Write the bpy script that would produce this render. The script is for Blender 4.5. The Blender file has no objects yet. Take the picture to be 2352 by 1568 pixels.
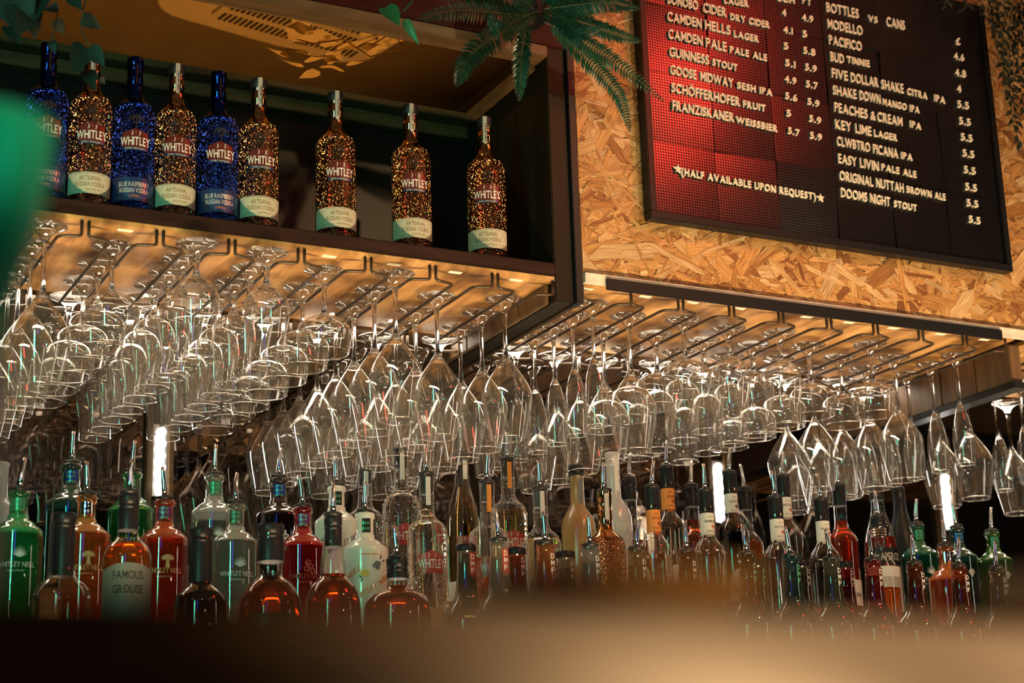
import bpy, math, random
from mathutils import Vector, Matrix
import numpy as np

C = bpy.context.scene.collection
SC = bpy.context.scene
RND = random.Random(7)
CAMZ = 1.0
PI = math.pi

# ------------------------------------------------------------------ camera
YAW, PITCH, ROLL, FPX = 0.47587827, 0.27842196, -0.03125442, 4064.53
cy_, sy_ = math.cos(YAW), math.sin(YAW)
FWD = Vector((sy_ * math.cos(PITCH), cy_ * math.cos(PITCH), math.sin(PITCH)))
_r0 = Vector((cy_, -sy_, 0)); _u0 = _r0.cross(FWD)
RGT = math.cos(ROLL) * _r0 + math.sin(ROLL) * _u0
UPV = -math.sin(ROLL) * _r0 + math.cos(ROLL) * _u0
cam_d = bpy.data.cameras.new('camera'); cam = bpy.data.objects.new('camera', cam_d); C.objects.link(cam)
M = Matrix((RGT, UPV, -FWD)).transposed().to_4x4(); M.translation = Vector((0, 0, CAMZ))
cam.matrix_world = M
cam_d.sensor_width = 36; cam_d.lens = FPX / 2352 * 36
cam_d.clip_start = 0.02
cam_d.dof.use_dof = True; cam_d.dof.focus_distance = 3.5; cam_d.dof.aperture_fstop = 4.2
SC.camera = cam
CAMP = Vector((0, 0, CAMZ))

def at(px, py, Y):                       # where the sight line of a pixel meets the upright plane y = Y
    d = FWD * FPX + RGT * (px - 1176) - UPV * (py - 784)
    return CAMP + d * (Y / d.y)
def atz(px, py, z):                      # ... and the level plane z
    d = FWD * FPX + RGT * (px - 1176) - UPV * (py - 784)
    return CAMP + d * ((z - CAMZ) / d.z)

# ------------------------------------------------------------------ world, light, exposure
w = bpy.data.worlds.new('world'); SC.world = w; w.use_nodes = True
w.node_tree.nodes['Background'].inputs[0].default_value = (0.35, 0.42, 0.5, 1)
w.node_tree.nodes['Background'].inputs[1].default_value = 0.004
SC.view_settings.view_transform = 'Standard'; SC.view_settings.look = 'None'
SC.view_settings.gamma = 1; SC.view_settings.use_curve_mapping = False
SC.view_settings.exposure = 0.0
cyc = SC.cycles
cyc.use_denoising = True
cyc.max_bounces = 14; cyc.diffuse_bounces = 3; cyc.glossy_bounces = 6; cyc.transmission_bounces = 12
cyc.transparent_max_bounces = 32; cyc.caustics_reflective = True; cyc.caustics_refractive = True
cyc.blur_glossy = 0.5; cyc.sample_clamp_indirect = 6.0; cyc.sample_clamp_direct = 0
cyc.use_adaptive_sampling = True; cyc.adaptive_threshold = 0.03

def lamp(kind, name, loc, energy, col, size=0.1, target=None, sy=None, spread=None, spot=None, blend=0.6):
    d = bpy.data.lights.new(name, kind); d.energy = energy; d.color = col
    o = bpy.data.objects.new(name, d); C.objects.link(o); o.location = loc
    if kind == 'AREA':
        d.size = size
        if sy: d.shape = 'RECTANGLE'; d.size_y = sy
        if spread: d.spread = spread
    else:
        d.shadow_soft_size = size
        if kind == 'SPOT': d.spot_size = spot; d.spot_blend = blend
    if target is not None:
        o.rotation_euler = (Vector(target) - Vector(loc)).to_track_quat('-Z', 'Y').to_euler()
    return o

WARM = (1.0, 0.60, 0.27); WARM2 = (1.0, 0.70, 0.38)
# ceiling spot aimed at the menu wall
lamp('SPOT', 'menu_spotlight', (2.45, 0.55, 3.2), 66, WARM, 0.03, (2.1, 2.88, 2.15), spot=0.95, blend=0.8)
# unseen strip added in front of the back counter, shining up at the racks
lamp('AREA', 'added_rack_uplight', (1.75, 2.15, 1.12), 14, WARM2, 3.0, (1.75, 2.98, 2.10), sy=0.05, spread=1.0)
# unseen strip added behind the racks to brighten bottle shoulders and glasses
lamp('AREA', 'added_bottle_downlight', (1.95, 3.313, 2.056), 9, (1.0, .84, .64), 3.3, (1.95, 3.16, 1.4), sy=0.07, spread=2.4)
# pendants of the room behind the viewer; upright strips added for glass streaks
NEUT = (1.0, .82, .60)
for x, y, z, e in ((0.5, 0.7, 2.6, 3), (1.9, 0.3, 2.7, 3.5), (-0.6, 1.7, 2.5, 2), (3.1, 1.2, 2.6, 2.5), (1.2, -1.0, 2.4, 4), (-1.4, -.4, 2.2, 4), (2.6, -.9, 2.1, 4)):
    lamp('POINT', 'pendant_bulb', (x, y, z), e, NEUT, 0.03)
lamp('AREA', 'added_streak_strip', (-1.2, 0.4, 1.9), 5, NEUT, 0.10, (1.2, 3.0, 1.8), sy=1.3)
lamp('AREA', 'added_streak_strip', (4.2, 0.6, 1.9), 6, NEUT, 0.07, (1.7, 3.0, 1.8), sy=1.3)
# neon tubes and red stage lamp
lamp('AREA', 'green_neon_tube', (-0.60, 1.15, 1.95), 4, (0.02, 1.0, 0.55), 0.06, (0.9, 2.9, 2.0), sy=0.8, spread=1.6)
lamp('SPOT', 'added_green_spot', (0.36, -0.10, 1.32), 9, (0.03, 1.0, 0.55), 0.02, (0.135, 0.69, 1.325), spot=.21, blend=.8)  # spot added so that the tap handle shows bright green
lamp('AREA', 'blue_neon_tube', (-0.35, 0.6, 2.4), 2.2, (0.06, 0.12, 1.0), 0.05, (1.0, 2.95, 2.0), sy=0.7)
lamp('AREA', 'red_stage_lamp', (2.72, 1.55, 3.2), 2.3, (1.0, 0.04, 0.025), 0.14, (1.86, 2.85, 2.5), sy=0.35, spread=1.5)
# light strips at the foot of every step of the bottle display and under the mirror
for y, z, e in ((2.942, 1.312, .6), (3.122, 1.392, 3.0), (3.69, 1.475, 3.4)):
    lamp('AREA', 'step_light', (2.0, y, z), e, (1.0, .84, .62), 3.2, (2.0, y - .25, z + .40), sy=0.008)
lamp('SPOT', 'added_cassette_uplight', (1.3, 3.85, 1.70), 170, WARM2, 0.05, (1.3, 4.1, 3.1), spot=1.3, blend=.7)  # unseen spot added behind the bar wall to light the cassette
lamp('SPOT', 'added_garland_spot', (1.15, 3.15, 3.36), 100, WARM2, .03, (1.27, 3.1, 2.55), spot=.9, blend=.6)  # spot added above the garland so its leaves glow from below

# ------------------------------------------------------------------ helpers
class MB:
    def __init__(s): s.v = []; s.f = []; s.m = []
    def add(s, vf, mi=0, mat=None):
        v, f = vf; n = len(s.v)
        if mat is not None: v = [tuple(mat @ Vector(p)) for p in v]
        s.v += list(v); s.f += [tuple(i + n for i in t) for t in f]; s.m += [mi] * len(f); return s
    def mesh(s, name, mats, smooth=True, sharp=None):
        me = bpy.data.meshes.new(name); me.from_pydata(s.v, [], s.f)
        for m in (mats if isinstance(mats, (list, tuple)) else [mats]): me.materials.append(m)
        me.polygons.foreach_set('material_index', s.m)
        if smooth:
            me.polygons.foreach_set('use_smooth', [True] * len(s.f))
            if sharp: me.set_sharp_from_angle(angle=sharp)
        me.update(); return me
    def build(s, name, mats, parent=None, loc=(0, 0, 0), smooth=True, sharp=0.9):
        return link(name, s.mesh(name, mats, smooth, sharp), parent, loc)

def link(name, me, parent=None, loc=(0, 0, 0), rz=0):
    o = bpy.data.objects.new(name, me); C.objects.link(o); o.location = loc
    if rz: o.rotation_euler = (0, 0, rz)
    if parent: o.parent = parent
    return o
def tag(o, label, cat, group=None, kind=None):
    o['label'] = label; o['category'] = cat
    if group: o['group'] = group
    if kind: o['kind'] = kind
    return o
def thing(name, label, cat, loc=(0, 0, 0), rz=0, group=None):
    o = link(name, None, None, loc, rz); o.empty_display_size = 0.05
    return tag(o, label, cat, group)

def box(x0, x1, y0, y1, z0, z1, b=0.0):
    if b <= 0:
        v = [(x, y, z) for z in (z0, z1) for y in (y0, y1) for x in (x0, x1)]
        return v, [(0, 2, 3, 1), (4, 5, 7, 6), (0, 1, 5, 4), (2, 6, 7, 3), (0, 4, 6, 2), (1, 3, 7, 5)]
    import bmesh
    bm = bmesh.new(); bmesh.ops.create_cube(bm, size=1)
    for p in bm.verts: p.co = Vector(((x0 + x1) / 2 + p.co.x * (x1 - x0), (y0 + y1) / 2 + p.co.y * (y1 - y0), (z0 + z1) / 2 + p.co.z * (z1 - z0)))
    bmesh.ops.bevel(bm, geom=bm.edges[:], offset=b, segments=2, affect='EDGES')
    bm.verts.index_update()
    r = [tuple(p.co) for p in bm.verts], [tuple(q.index for q in f.verts) for f in bm.faces]; bm.free(); return r

def lathe(prof, n=28, close=True):
    v = []; f = []; idx = []
    for r, z in prof:
        if r <= 1e-7: idx.append([len(v)]); v.append((0, 0, z))
        else:
            idx.append(list(range(len(v), len(v) + n)))
            v += [(r * math.cos(2 * PI * k / n), r * math.sin(2 * PI * k / n), z) for k in range(n)]
    up = prof[-1][1] >= prof[0][1]
    for a, b in zip(idx, idx[1:]):
        for k in range(n):
            k2 = (k + 1) % n
            if len(a) == 1 and len(b) == 1: continue
            if len(a) == 1: t = (a[0], b[k2], b[k])
            elif len(b) == 1: t = (a[k], a[k2], b[0])
            else: t = (a[k], a[k2], b[k2], b[k])
            f.append(t if up else t[::-1])
    return v, f

def smooth_prof(p, sub=4):               # Catmull-Rom through the listed (r, z) points
    out = []
    q = [p[0]] + list(p) + [p[-1]]
    for i in range(1, len(q) - 2):
        a, b, c, d = [Vector((*t, 0)) for t in q[i - 1:i + 3]]
        for k in range(sub):
            t = k / sub
            s = 0.5 * ((2 * b) + (c - a) * t + (2 * a - 5 * b + 4 * c - d) * t * t + (3 * b - a - 3 * c + d) * t ** 3)
            out.append((max(0.0, s.x), s.y))
    out.append(tuple(p[-1])); return out

def tube(pts, r, n=8, cap=True):
    pts = [Vector(p) for p in pts]; rs = r if isinstance(r, (list, tuple)) else [r] * len(pts)
    v = []; f = []; prev = None
    for i, p in enumerate(pts):
        t = (pts[min(i + 1, len(pts) - 1)] - pts[max(i - 1, 0)]).normalized()
        if prev is None: a = t.orthogonal().normalized()
        else: a = (prev - t * prev.dot(t)).normalized()
        prev = a; b = t.cross(a)
        v += [tuple(p + (a * math.cos(2 * PI * k / n) + b * math.sin(2 * PI * k / n)) * rs[i]) for k in range(n)]
    for i in range(len(pts) - 1):
        for k in range(n):
            k2 = (k + 1) % n; f.append((i * n + k, i * n + k2, (i + 1) * n + k2, (i + 1) * n + k))
    if cap: f.append(tuple(range(n))[::-1]); f.append(tuple(range((len(pts) - 1) * n, len(pts) * n)))
    return v, f

def ring(R, r, z, n=32, k=6):
    return tube_closed([(R * math.cos(2 * PI * i / n), R * math.sin(2 * PI * i / n), z) for i in range(n)], r, k)
def tube_closed(pts, r, n=6):
    N = len(pts); v = []; f = []
    for i in range(N):
        p = Vector(pts[i]); t = (Vector(pts[(i + 1) % N]) - Vector(pts[i - 1])).normalized()
        b = Vector((0, 0, 1)); a = t.cross(b)
        v += [tuple(p + (a * math.cos(2 * PI * k / n) + b * math.sin(2 * PI * k / n)) * r) for k in range(n)]
    for i in range(N):
        j = (i + 1) % N
        for k in range(n):
            k2 = (k + 1) % n; f.append((i * n + k, j * n + k, j * n + k2, i * n + k2))
    return v, f

def round_path(pts, rad, seg=4):
    pts = [Vector(p) for p in pts]; out = [pts[0]]
    for i in range(1, len(pts) - 1):
        p = pts[i]; a = (pts[i - 1] - p); b = (pts[i + 1] - p)
        r = min(rad, a.length * .49, b.length * .49)
        A = p + a.normalized() * r; B = p + b.normalized() * r
        for k in range(seg + 1):
            t = k / seg; out.append(A * (1 - t) ** 2 + p * 2 * t * (1 - t) + B * t * t)
    out.append(pts[-1]); return out

# ---- text
_tc = {}
def glyphs(s, bold=0.0, res=2, extrude=0.0):
    key = (s, bold, res, extrude)
    if key in _tc: return _tc[key]
    cu = bpy.data.curves.new('t', 'FONT'); cu.body = s; cu.size = 1; cu.offset = bold; cu.resolution_u = res; cu.extrude = extrude
    o = bpy.data.objects.new('t', cu); C.objects.link(o)
    me = bpy.data.meshes.new_from_object(o)
    v = [tuple(p.co) for p in me.vertices]; f = [tuple(p.vertices) for p in me.polygons]
    bpy.data.objects.remove(o); bpy.data.curves.remove(cu); bpy.data.meshes.remove(me)
    _tc[key] = (v, f); return _tc[key]
def cap_h():
    return max(p[1] for p in glyphs('H')[0])
CAPH = cap_h()
def letter_m(t, w_):                        # a square-shouldered capital M, cap height 1
    q = [(0, 0), (t, 0), (t, .62), (w_ / 2 - .01, .20), (w_ / 2 + .01, .20), (w_ - t, .62), (w_ - t, 0), (w_, 0), (w_, 1), (w_ - t, 1), (w_ / 2, .52), (t, 1), (0, 1)]
    return q, [(0, 1, 2, 12), (2, 11, 12), (2, 3, 10, 11), (3, 4, 10), (4, 5, 9, 10), (5, 8, 9), (5, 6, 7, 8)]
def flat_text(s, h, width=None, bold=0.0, center=True):
    V = []; F = []; x = 0.0
    for ch in s:
        if ch == ' ': x += .38; continue
        if ch == 'M': v, f = letter_m(.17, .92)
        else:
            v, f = glyphs(ch, bold); x0 = min(p[0] for p in v); v = [((p[0] - x0) / CAPH, p[1] / CAPH) for p in v]
        n = len(V); V += [(p[0] + x, p[1]) for p in v]; F += [tuple(i + n for i in t) for t in f]
        x += max(p[0] for p in v) + .13
    W0 = x - .13; sx = h if width is None else width / W0; c = W0 * sx / 2 if center else 0
    return [(p[0] * sx - c, p[1] * h) for p in V], F
def wrap(vf2, R, z, th=0.0, slope=0.0):     # lay flat outlines round an upright cylinder, facing -y at th = 0
    v, f = vf2
    return [(R * math.sin(x / R + th), -R * math.cos(x / R + th), z + y + slope * x) for x, y in v], f
def band(R, z0, z1, a0, a1, n=20, tops=None):
    v = []; f = []
    for k in range(n + 1):
        a = a0 + (a1 - a0) * k / n; zt = z1 if tops is None else tops(k / n)
        v += [(R * math.sin(a), -R * math.cos(a), z0), (R * math.sin(a), -R * math.cos(a), zt)]
    for k in range(n): f.append((2 * k, 2 * k + 2, 2 * k + 3, 2 * k + 1))
    return v, f

# ------------------------------------------------------------------ materials
def mat(name):
    m = bpy.data.materials.new(name); m.use_nodes = True
    nt = m.node_tree; nt.nodes.clear(); out = nt.nodes.new('ShaderNodeOutputMaterial'); return m, nt, out
def N(nt, t, **kw):
    n = nt.nodes.new(t)
    for k, v in kw.items():
        if k.startswith('i_'): n.inputs[int(k[2:]) if k[2:].isdigit() else k[2:].replace('_', ' ')].default_value = v
        else: setattr(n, k, v)
    return n
def c4(c): return (*c, 1.0) if len(c) == 3 else c
def principled(name, col, rough=0.5, metal=0.0, bump=0.0, bscale=200, var=0.0, vscale=8.0, spec=0.5, coat=0.0, emit=None, es=0.0, trans=0.0, stretch=(1, 1, 1), col2=None, subs=0.0):
    m, nt, out = mat(name); b = N(nt, 'ShaderNodeBsdfPrincipled'); nt.links.new(b.outputs[0], out.inputs[0])
    b.inputs['Base Color'].default_value = c4(col); b.inputs['Roughness'].default_value = rough; b.inputs['Metallic'].default_value = metal
    b.inputs['Specular IOR Level'].default_value = spec; b.inputs['Coat Weight'].default_value = coat; b.inputs['Transmission Weight'].default_value = trans
    if emit: b.inputs['Emission Color'].default_value = c4(emit); b.inputs['Emission Strength'].default_value = es
    tc = N(nt, 'ShaderNodeTexCoord'); mp = N(nt, 'ShaderNodeMapping'); mp.inputs['Scale'].default_value = stretch
    nt.links.new(tc.outputs['Object'], mp.inputs[0])
    if var > 0 or col2:
        no = N(nt, 'ShaderNodeTexNoise'); no.inputs['Scale'].default_value = vscale; no.inputs['Detail'].default_value = 6
        nt.links.new(mp.outputs[0], no.inputs['Vector'])
        cr = N(nt, 'ShaderNodeValToRGB'); e = cr.color_ramp.elements
        e[0].position = 0.35; e[1].position = 0.65
        if col2: e[0].color = c4(col2); e[1].color = c4(col)
        else: e[0].color = c4([x * (1 - var) for x in col]); e[1].color = c4([min(1, x * (1 + var)) for x in col])
        nt.links.new(no.outputs['Fac'], cr.inputs[0]); nt.links.new(cr.outputs[0], b.inputs['Base Color'])
    if bump > 0:
        nb = N(nt, 'ShaderNodeTexNoise'); nb.inputs['Scale'].default_value = bscale; nt.links.new(mp.outputs[0], nb.inputs['Vector'])
        bu = N(nt, 'ShaderNodeBump'); bu.inputs['Strength'].default_value = bump; bu.inputs['Distance'].default_value = 0.002
        nt.links.new(nb.outputs['Fac'], bu.inputs['Height']); nt.links.new(bu.outputs[0], b.inputs['Normal'])
    return m

def thin_glass(name, tint=(0.97, 0.97, 0.96), base=0.05, power=3.2, rough=0.0, emboss=0, gloss=(1, 1, 1), haze=0.0, hazecol=(0.9, 0.9, 0.85), edge=0.95):
    m, nt, out = mat(name)
    tr = N(nt, 'ShaderNodeBsdfTransparent'); tr.inputs[0].default_value = c4(tint)
    gl = N(nt, 'ShaderNodeBsdfGlossy'); gl.inputs['Roughness'].default_value = rough; gl.inputs[0].default_value = c4(gloss)
    lw = N(nt, 'ShaderNodeLayerWeight'); lw.inputs[0].default_value = 0.5
    pw = N(nt, 'ShaderNodeMath', operation='POWER'); pw.inputs[1].default_value = power
    ml = N(nt, 'ShaderNodeMath', operation='MULTIPLY_ADD'); ml.inputs[1].default_value = edge - base; ml.inputs[2].default_value = base
    L = nt.links.new
    L(lw.outputs['Facing'], pw.inputs[0]); L(pw.outputs[0], ml.inputs[0])
    mx = N(nt, 'ShaderNodeMixShader'); L(ml.outputs[0], mx.inputs[0])
    first = tr.outputs[0]
    if haze > 0:
        df = N(nt, 'ShaderNodeBsdfTranslucent'); df.inputs[0].default_value = c4(hazecol)
        dd = N(nt, 'ShaderNodeBsdfDiffuse'); dd.inputs[0].default_value = c4(hazecol)
        m1 = N(nt, 'ShaderNodeMixShader'); m1.inputs[0].default_value = 0.5; L(df.outputs[0], m1.inputs[1]); L(dd.outputs[0], m1.inputs[2])
        m2 = N(nt, 'ShaderNodeMixShader'); m2.inputs[0].default_value = haze; L(tr.outputs[0], m2.inputs[1]); L(m1.outputs[0], m2.inputs[2]); first = m2.outputs[0]
    L(first, mx.inputs[1]); L(gl.outputs[0], mx.inputs[2]); L(mx.outputs[0], out.inputs[0])
    if emboss:
        n = emboss_height(nt, emboss)
        bu = N(nt, 'ShaderNodeBump'); bu.inputs['Strength'].default_value = 1.0; bu.inputs['Distance'].default_value = 0.004
        L(n, bu.inputs['Height']); L(bu.outputs[0], gl.inputs['Normal']); bu.inputs['Strength'].default_value = .6
    return m
def emboss_height(nt, scale):             # raised curls, as pressed into the glass
    L = nt.links.new
    tc = N(nt, 'ShaderNodeTexCoord'); no = N(nt, 'ShaderNodeTexNoise'); no.inputs['Scale'].default_value = scale * 0.5
    L(tc.outputs['Object'], no.inputs['Vector'])
    mv = N(nt, 'ShaderNodeMix', data_type='VECTOR'); mv.inputs[0].default_value = 0.012
    L(tc.outputs['Object'], mv.inputs[4]); L(no.outputs['Color'], mv.inputs[5])
    vo = N(nt, 'ShaderNodeTexVoronoi'); vo.inputs['Scale'].default_value = scale; L(mv.outputs[1], vo.inputs['Vector'])
    si = N(nt, 'ShaderNodeMath', operation='MULTIPLY'); si.inputs[1].default_value = 16.0; L(vo.outputs['Distance'], si.inputs[0])
    s2 = N(nt, 'ShaderNodeMath', operation='SINE'); L(si.outputs[0], s2.inputs[0])
    return s2.outputs[0]
def solid_glass(name, col=(1, 1, 1), rough=0.0, ior=1.45, glow=0.0, glowcol=None):
    m, nt, out = mat(name); g = N(nt, 'ShaderNodeBsdfGlass'); g.inputs[0].default_value = c4(col); g.inputs['Roughness'].default_value = rough; g.inputs['IOR'].default_value = ior
    if glow > 0:
        t = N(nt, 'ShaderNodeBsdfTranslucent'); t.inputs[0].default_value = c4(glowcol or col)
        d = N(nt, 'ShaderNodeBsdfDiffuse'); d.inputs[0].default_value = c4(glowcol or col)
        a = N(nt, 'ShaderNodeMixShader'); a.inputs[0].default_value = 0.5; nt.links.new(t.outputs[0], a.inputs[1]); nt.links.new(d.outputs[0], a.inputs[2])
        mx = N(nt, 'ShaderNodeMixShader'); mx.inputs[0].default_value = glow; nt.links.new(g.outputs[0], mx.inputs[1]); nt.links.new(a.outputs[0], mx.inputs[2]); nt.links.new(mx.outputs[0], out.inputs[0])
    else: nt.links.new(g.outputs[0], out.inputs[0])
    return m
def metal_emboss(name, col, scale=110, rough=0.12):
    m, nt, out = mat(name); b = N(nt, 'ShaderNodeBsdfPrincipled'); nt.links.new(b.outputs[0], out.inputs[0])
    b.inputs['Base Color'].default_value = c4(col); b.inputs['Metallic'].default_value = 1; b.inputs['Roughness'].default_value = rough
    h = emboss_height(nt, scale); bu = N(nt, 'ShaderNodeBump'); bu.inputs['Strength'].default_value = 0.9; bu.inputs['Distance'].default_value = 0.003
    nt.links.new(h, bu.inputs['Height']); nt.links.new(bu.outputs[0], b.inputs['Normal']); return m
def emission(name, col, s):
    m, nt, out = mat(name); e = N(nt, 'ShaderNodeEmission'); e.inputs[0].default_value = c4(col); e.inputs[1].default_value = s; nt.links.new(e.outputs[0], out.inputs[0]); return m

def wood(name, c1, c2, c3, axis=0, scale=1.0, rough=0.55, blot=0.0):
    m, nt, out = mat(name); L = nt.links.new; b = N(nt, 'ShaderNodeBsdfPrincipled'); L(b.outputs[0], out.inputs[0]); b.inputs['Roughness'].default_value = rough; b.inputs['Specular IOR Level'].default_value = .5 if c3[0] > .08 else .12
    tc = N(nt, 'ShaderNodeTexCoord'); mp = N(nt, 'ShaderNodeMapping'); s = [9 * scale] * 3; s[axis] = 1.1 * scale; mp.inputs['Scale'].default_value = s
    L(tc.outputs['Object'], mp.inputs[0])
    n1 = N(nt, 'ShaderNodeTexNoise'); n1.inputs['Scale'].default_value = 4; n1.inputs['Detail'].default_value = 9; n1.inputs['Distortion'].default_value = 0.8; L(mp.outputs[0], n1.inputs['Vector'])
    cr = N(nt, 'ShaderNodeValToRGB'); e = cr.color_ramp.elements; e[0].position = 0.3; e[0].color = c4(c1); e[1].position = 0.7; e[1].color = c4(c3); k = e.new(0.5); k.color = c4(c2)
    L(n1.outputs['Fac'], cr.inputs[0]); col = cr.outputs[0]
    if blot > 0:
        n2 = N(nt, 'ShaderNodeTexNoise'); n2.inputs['Scale'].default_value = 7; n2.inputs['Detail'].default_value = 5; L(tc.outputs['Object'], n2.inputs['Vector'])
        r2 = N(nt, 'ShaderNodeValToRGB'); r2.color_ramp.elements[0].position = 0.36; r2.color_ramp.elements[1].position = 0.56
        q = 1 - blot; r2.color_ramp.elements[0].color = (q, q * 0.85, q * 0.6, 1); r2.color_ramp.elements[1].color = (1, 1, 1, 1); L(n2.outputs['Fac'], r2.inputs[0])
        mm = N(nt, 'ShaderNodeMix', data_type='RGBA', blend_type='MULTIPLY'); mm.inputs[0].default_value = 1; L(col, mm.inputs[6]); L(r2.outputs[0], mm.inputs[7]); col = mm.outputs[2]
    L(col, b.inputs['Base Color'])
    bu = N(nt, 'ShaderNodeBump'); bu.inputs['Strength'].default_value = 0.25; bu.inputs['Distance'].default_value = 0.002; L(n1.outputs['Fac'], bu.inputs['Height']); L(bu.outputs[0], b.inputs['Normal'])
    return m

MT = {}
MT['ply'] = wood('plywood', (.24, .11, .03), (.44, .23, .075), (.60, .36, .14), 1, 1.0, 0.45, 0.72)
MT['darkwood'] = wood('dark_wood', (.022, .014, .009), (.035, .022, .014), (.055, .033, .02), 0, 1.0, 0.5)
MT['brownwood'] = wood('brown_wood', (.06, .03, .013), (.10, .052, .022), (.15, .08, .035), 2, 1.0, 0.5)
MT['cabinet'] = wood('olive_brown_board', (.009, .007, .0045), (.012, .0095, .006), (.017, .013, .008), 2, 0.8, 0.4)
MT['frame'] = wood('pale_frame_wood', (.065, .034, .014), (.10, .055, .023), (.14, .08, .035), 0, 1.0, 0.45)
MT['fascia'] = wood('maroon_painted_wood', (.022, .004, .004), (.032, .006, .005), (.045, .008, .007), 0, 1.0, 0.45)
MT['edge'] = wood('dark_oak_edge', (.012, .006, .005), (.02, .009, .007), (.03, .013, .01), 0, 1.5, 0.5)
MT['black'] = principled('black_paint', (.008, .008, .009), 0.4, bump=.05, spec=.25)
MT['blackmetal'] = principled('black_steel', (.010, .011, .013), 0.4, spec=.25)
MT['white'] = principled('whitewashed_board', (.62, .56, .48), 0.6, var=.15, vscale=30)
MT['wire'] = principled('bronzed_steel_wire', (.06, .038, .022), 0.38, metal=0.4)
MT['sticker'] = principled('white_sticker', (.8, .76, .68), 0.6)
MT['steel'] = principled('polished_steel', (.75, .75, .75), 0.12, metal=1.0)
MT['darkglasswall'] = principled('smoked_back_panel', (.012, .009, .008), 0.35, spec=0.25)
MT['bowl'] = thin_glass('thin_clear_glass', (.985, .985, .975), 0.085, 2.1, edge=0.92, haze=.02, hazecol=(.9, .88, .82))
MT['rim'] = thin_glass('polished_glass_rim', (.9, .9, .9), .45, 1.2, edge=.95)
MT['footglass'] = thin_glass('clear_foot_glass', (.95, .95, .94), .20, 1.5, edge=.95)
MT['crystal'] = solid_glass('solid_clear_glass', (1, 1, 1), 0, 1.48)
MT['ac'] = principled('cream_plastic', (.78, .66, .48), 0.5)
MT['acslot'] = principled('dark_slot', (.05, .035, .02), 0.7)

# ------------------------------------------------------------------ setting
def struct(name, vf, m, label, cat, smooth=False):
    o = MB().add(vf).build(name, m, smooth=smooth); o['kind'] = 'structure'; o['label'] = label; o['category'] = cat; return o
MT['floor'] = principled('dark_floor', (.05, .045, .04), 0.5, var=.3)
MT['plaster'] = principled('dim_plaster', (.10, .085, .07), 0.8, var=.15)
MT['ceilpl'] = principled('ceiling_plaster', (.42, .33, .22), 0.8, var=.08)
struct('floor', box(-3.5, 5.5, -4, 6.1, -.1, 0), MT['floor'], 'dark floor of the bar room', 'floor')
struct('ceiling', box(-3.5, 5.5, -4, 6.1, 3.4, 3.5), MT['ceilpl'], 'warm plaster ceiling above the bar', 'ceiling')
struct('wall_back', box(-3.5, 5.5, 6.0, 6.1, 0, 3.4), MT['plaster'], 'dim rear wall behind the back bar', 'wall')
struct('wall_left', box(-3.5, -3.4, -4, 6.0, 0, 3.4), MT['plaster'], 'dim side wall beyond the tap handle', 'wall')
struct('wall_right', box(5.4, 5.5, -4, 6.0, 0, 3.4), MT['plaster'], 'dim side wall beyond the menu board', 'wall')
struct('wall_front', box(-3.4, 5.4, -4, -3.9, 0, 3.4), MT['plaster'], 'dim wall facing the back bar', 'wall')

ZS = 2.06                                  # underside of the long shelf
YF, YB = 2.88, 3.30                        # its front edge and back edge
XP0, XP1 = 1.585, 1.642                    # upright cabinet side

# ---- open display cabinet with the vodka row
cab = thing('display_cabinet', 'open dark wood display cabinet with smoked amber top over the glass racks', 'cabinet', (0, 0, 0))
MB().add(box(0.30, XP0, YF, YB, ZS + .0105, ZS + .036, .002)).build('shelf', MT['edge'], cab, smooth=True)
MB().add(box(0.30, XP0, 3.285, 3.305, ZS + .036, 2.545)).build('back_panel', MT['darkglasswall'], cab, smooth=False)
MB().add(box(XP0, XP1 - .016, YF + .004, 3.70, 2.02, 2.60, .002)).build('side_panel', MT['cabinet'], cab)
MB().add(box(XP1 - .015, XP1, YF - .006, YF + .03, 2.018, 2.60, .001)).build('corner_strip', MT['blackmetal'], cab)
MB().add(box(XP1 - .015, XP1 - .004, YF + .03, 3.70, 2.016, 2.032, .001)).build('bottom_rail', MT['darkwood'], cab)
MB().add(box(0.30, XP1 - .016, YF - .002, YF + .02, 2.56, 2.66, .002)).build('fascia', MT['fascia'], cab)
MB().add(box(0.30, XP0, YF - .002, YF + .045, 2.535, 2.559, .002)).build('front_rail', MT['frame'], cab)
MB().add(box(0.30, XP0, 3.22, 3.284, 2.53, 2.546, .002)).build('rear_rail', MT['frame'], cab)
MB().add(box(0.30, XP0, 3.255, 3.284, 2.500, 2.529, .002)).build('rear_batten', MT['frame'], cab)
MB().add(box(XP0 - .022, XP0 - .001, 2.93, 3.22, 2.525, 2.546, .002)).build('side_rail', MT['frame'], cab)
amber, nt, out = mat('smoked_amber_acrylic')
tr = N(nt, 'ShaderNodeBsdfTransparent'); tr.inputs[0].default_value = (.45, .34, .19, 1)
gl = N(nt, 'ShaderNodeBsdfGlossy'); gl.inputs['Roughness'].default_value = 0.03
mx = N(nt, 'ShaderNodeMixShader'); mx.inputs[0].default_value = 0.09
nt.links.new(tr.outputs[0], mx.inputs[1]); nt.links.new(gl.outputs[0], mx.inputs[2]); nt.links.new(mx.outputs[0], out.inputs[0])
MB().add(box(0.30, XP0, 2.92, 3.284, 2.5465, 2.5495)).build('top_pane', amber, cab, smooth=False)

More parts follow.
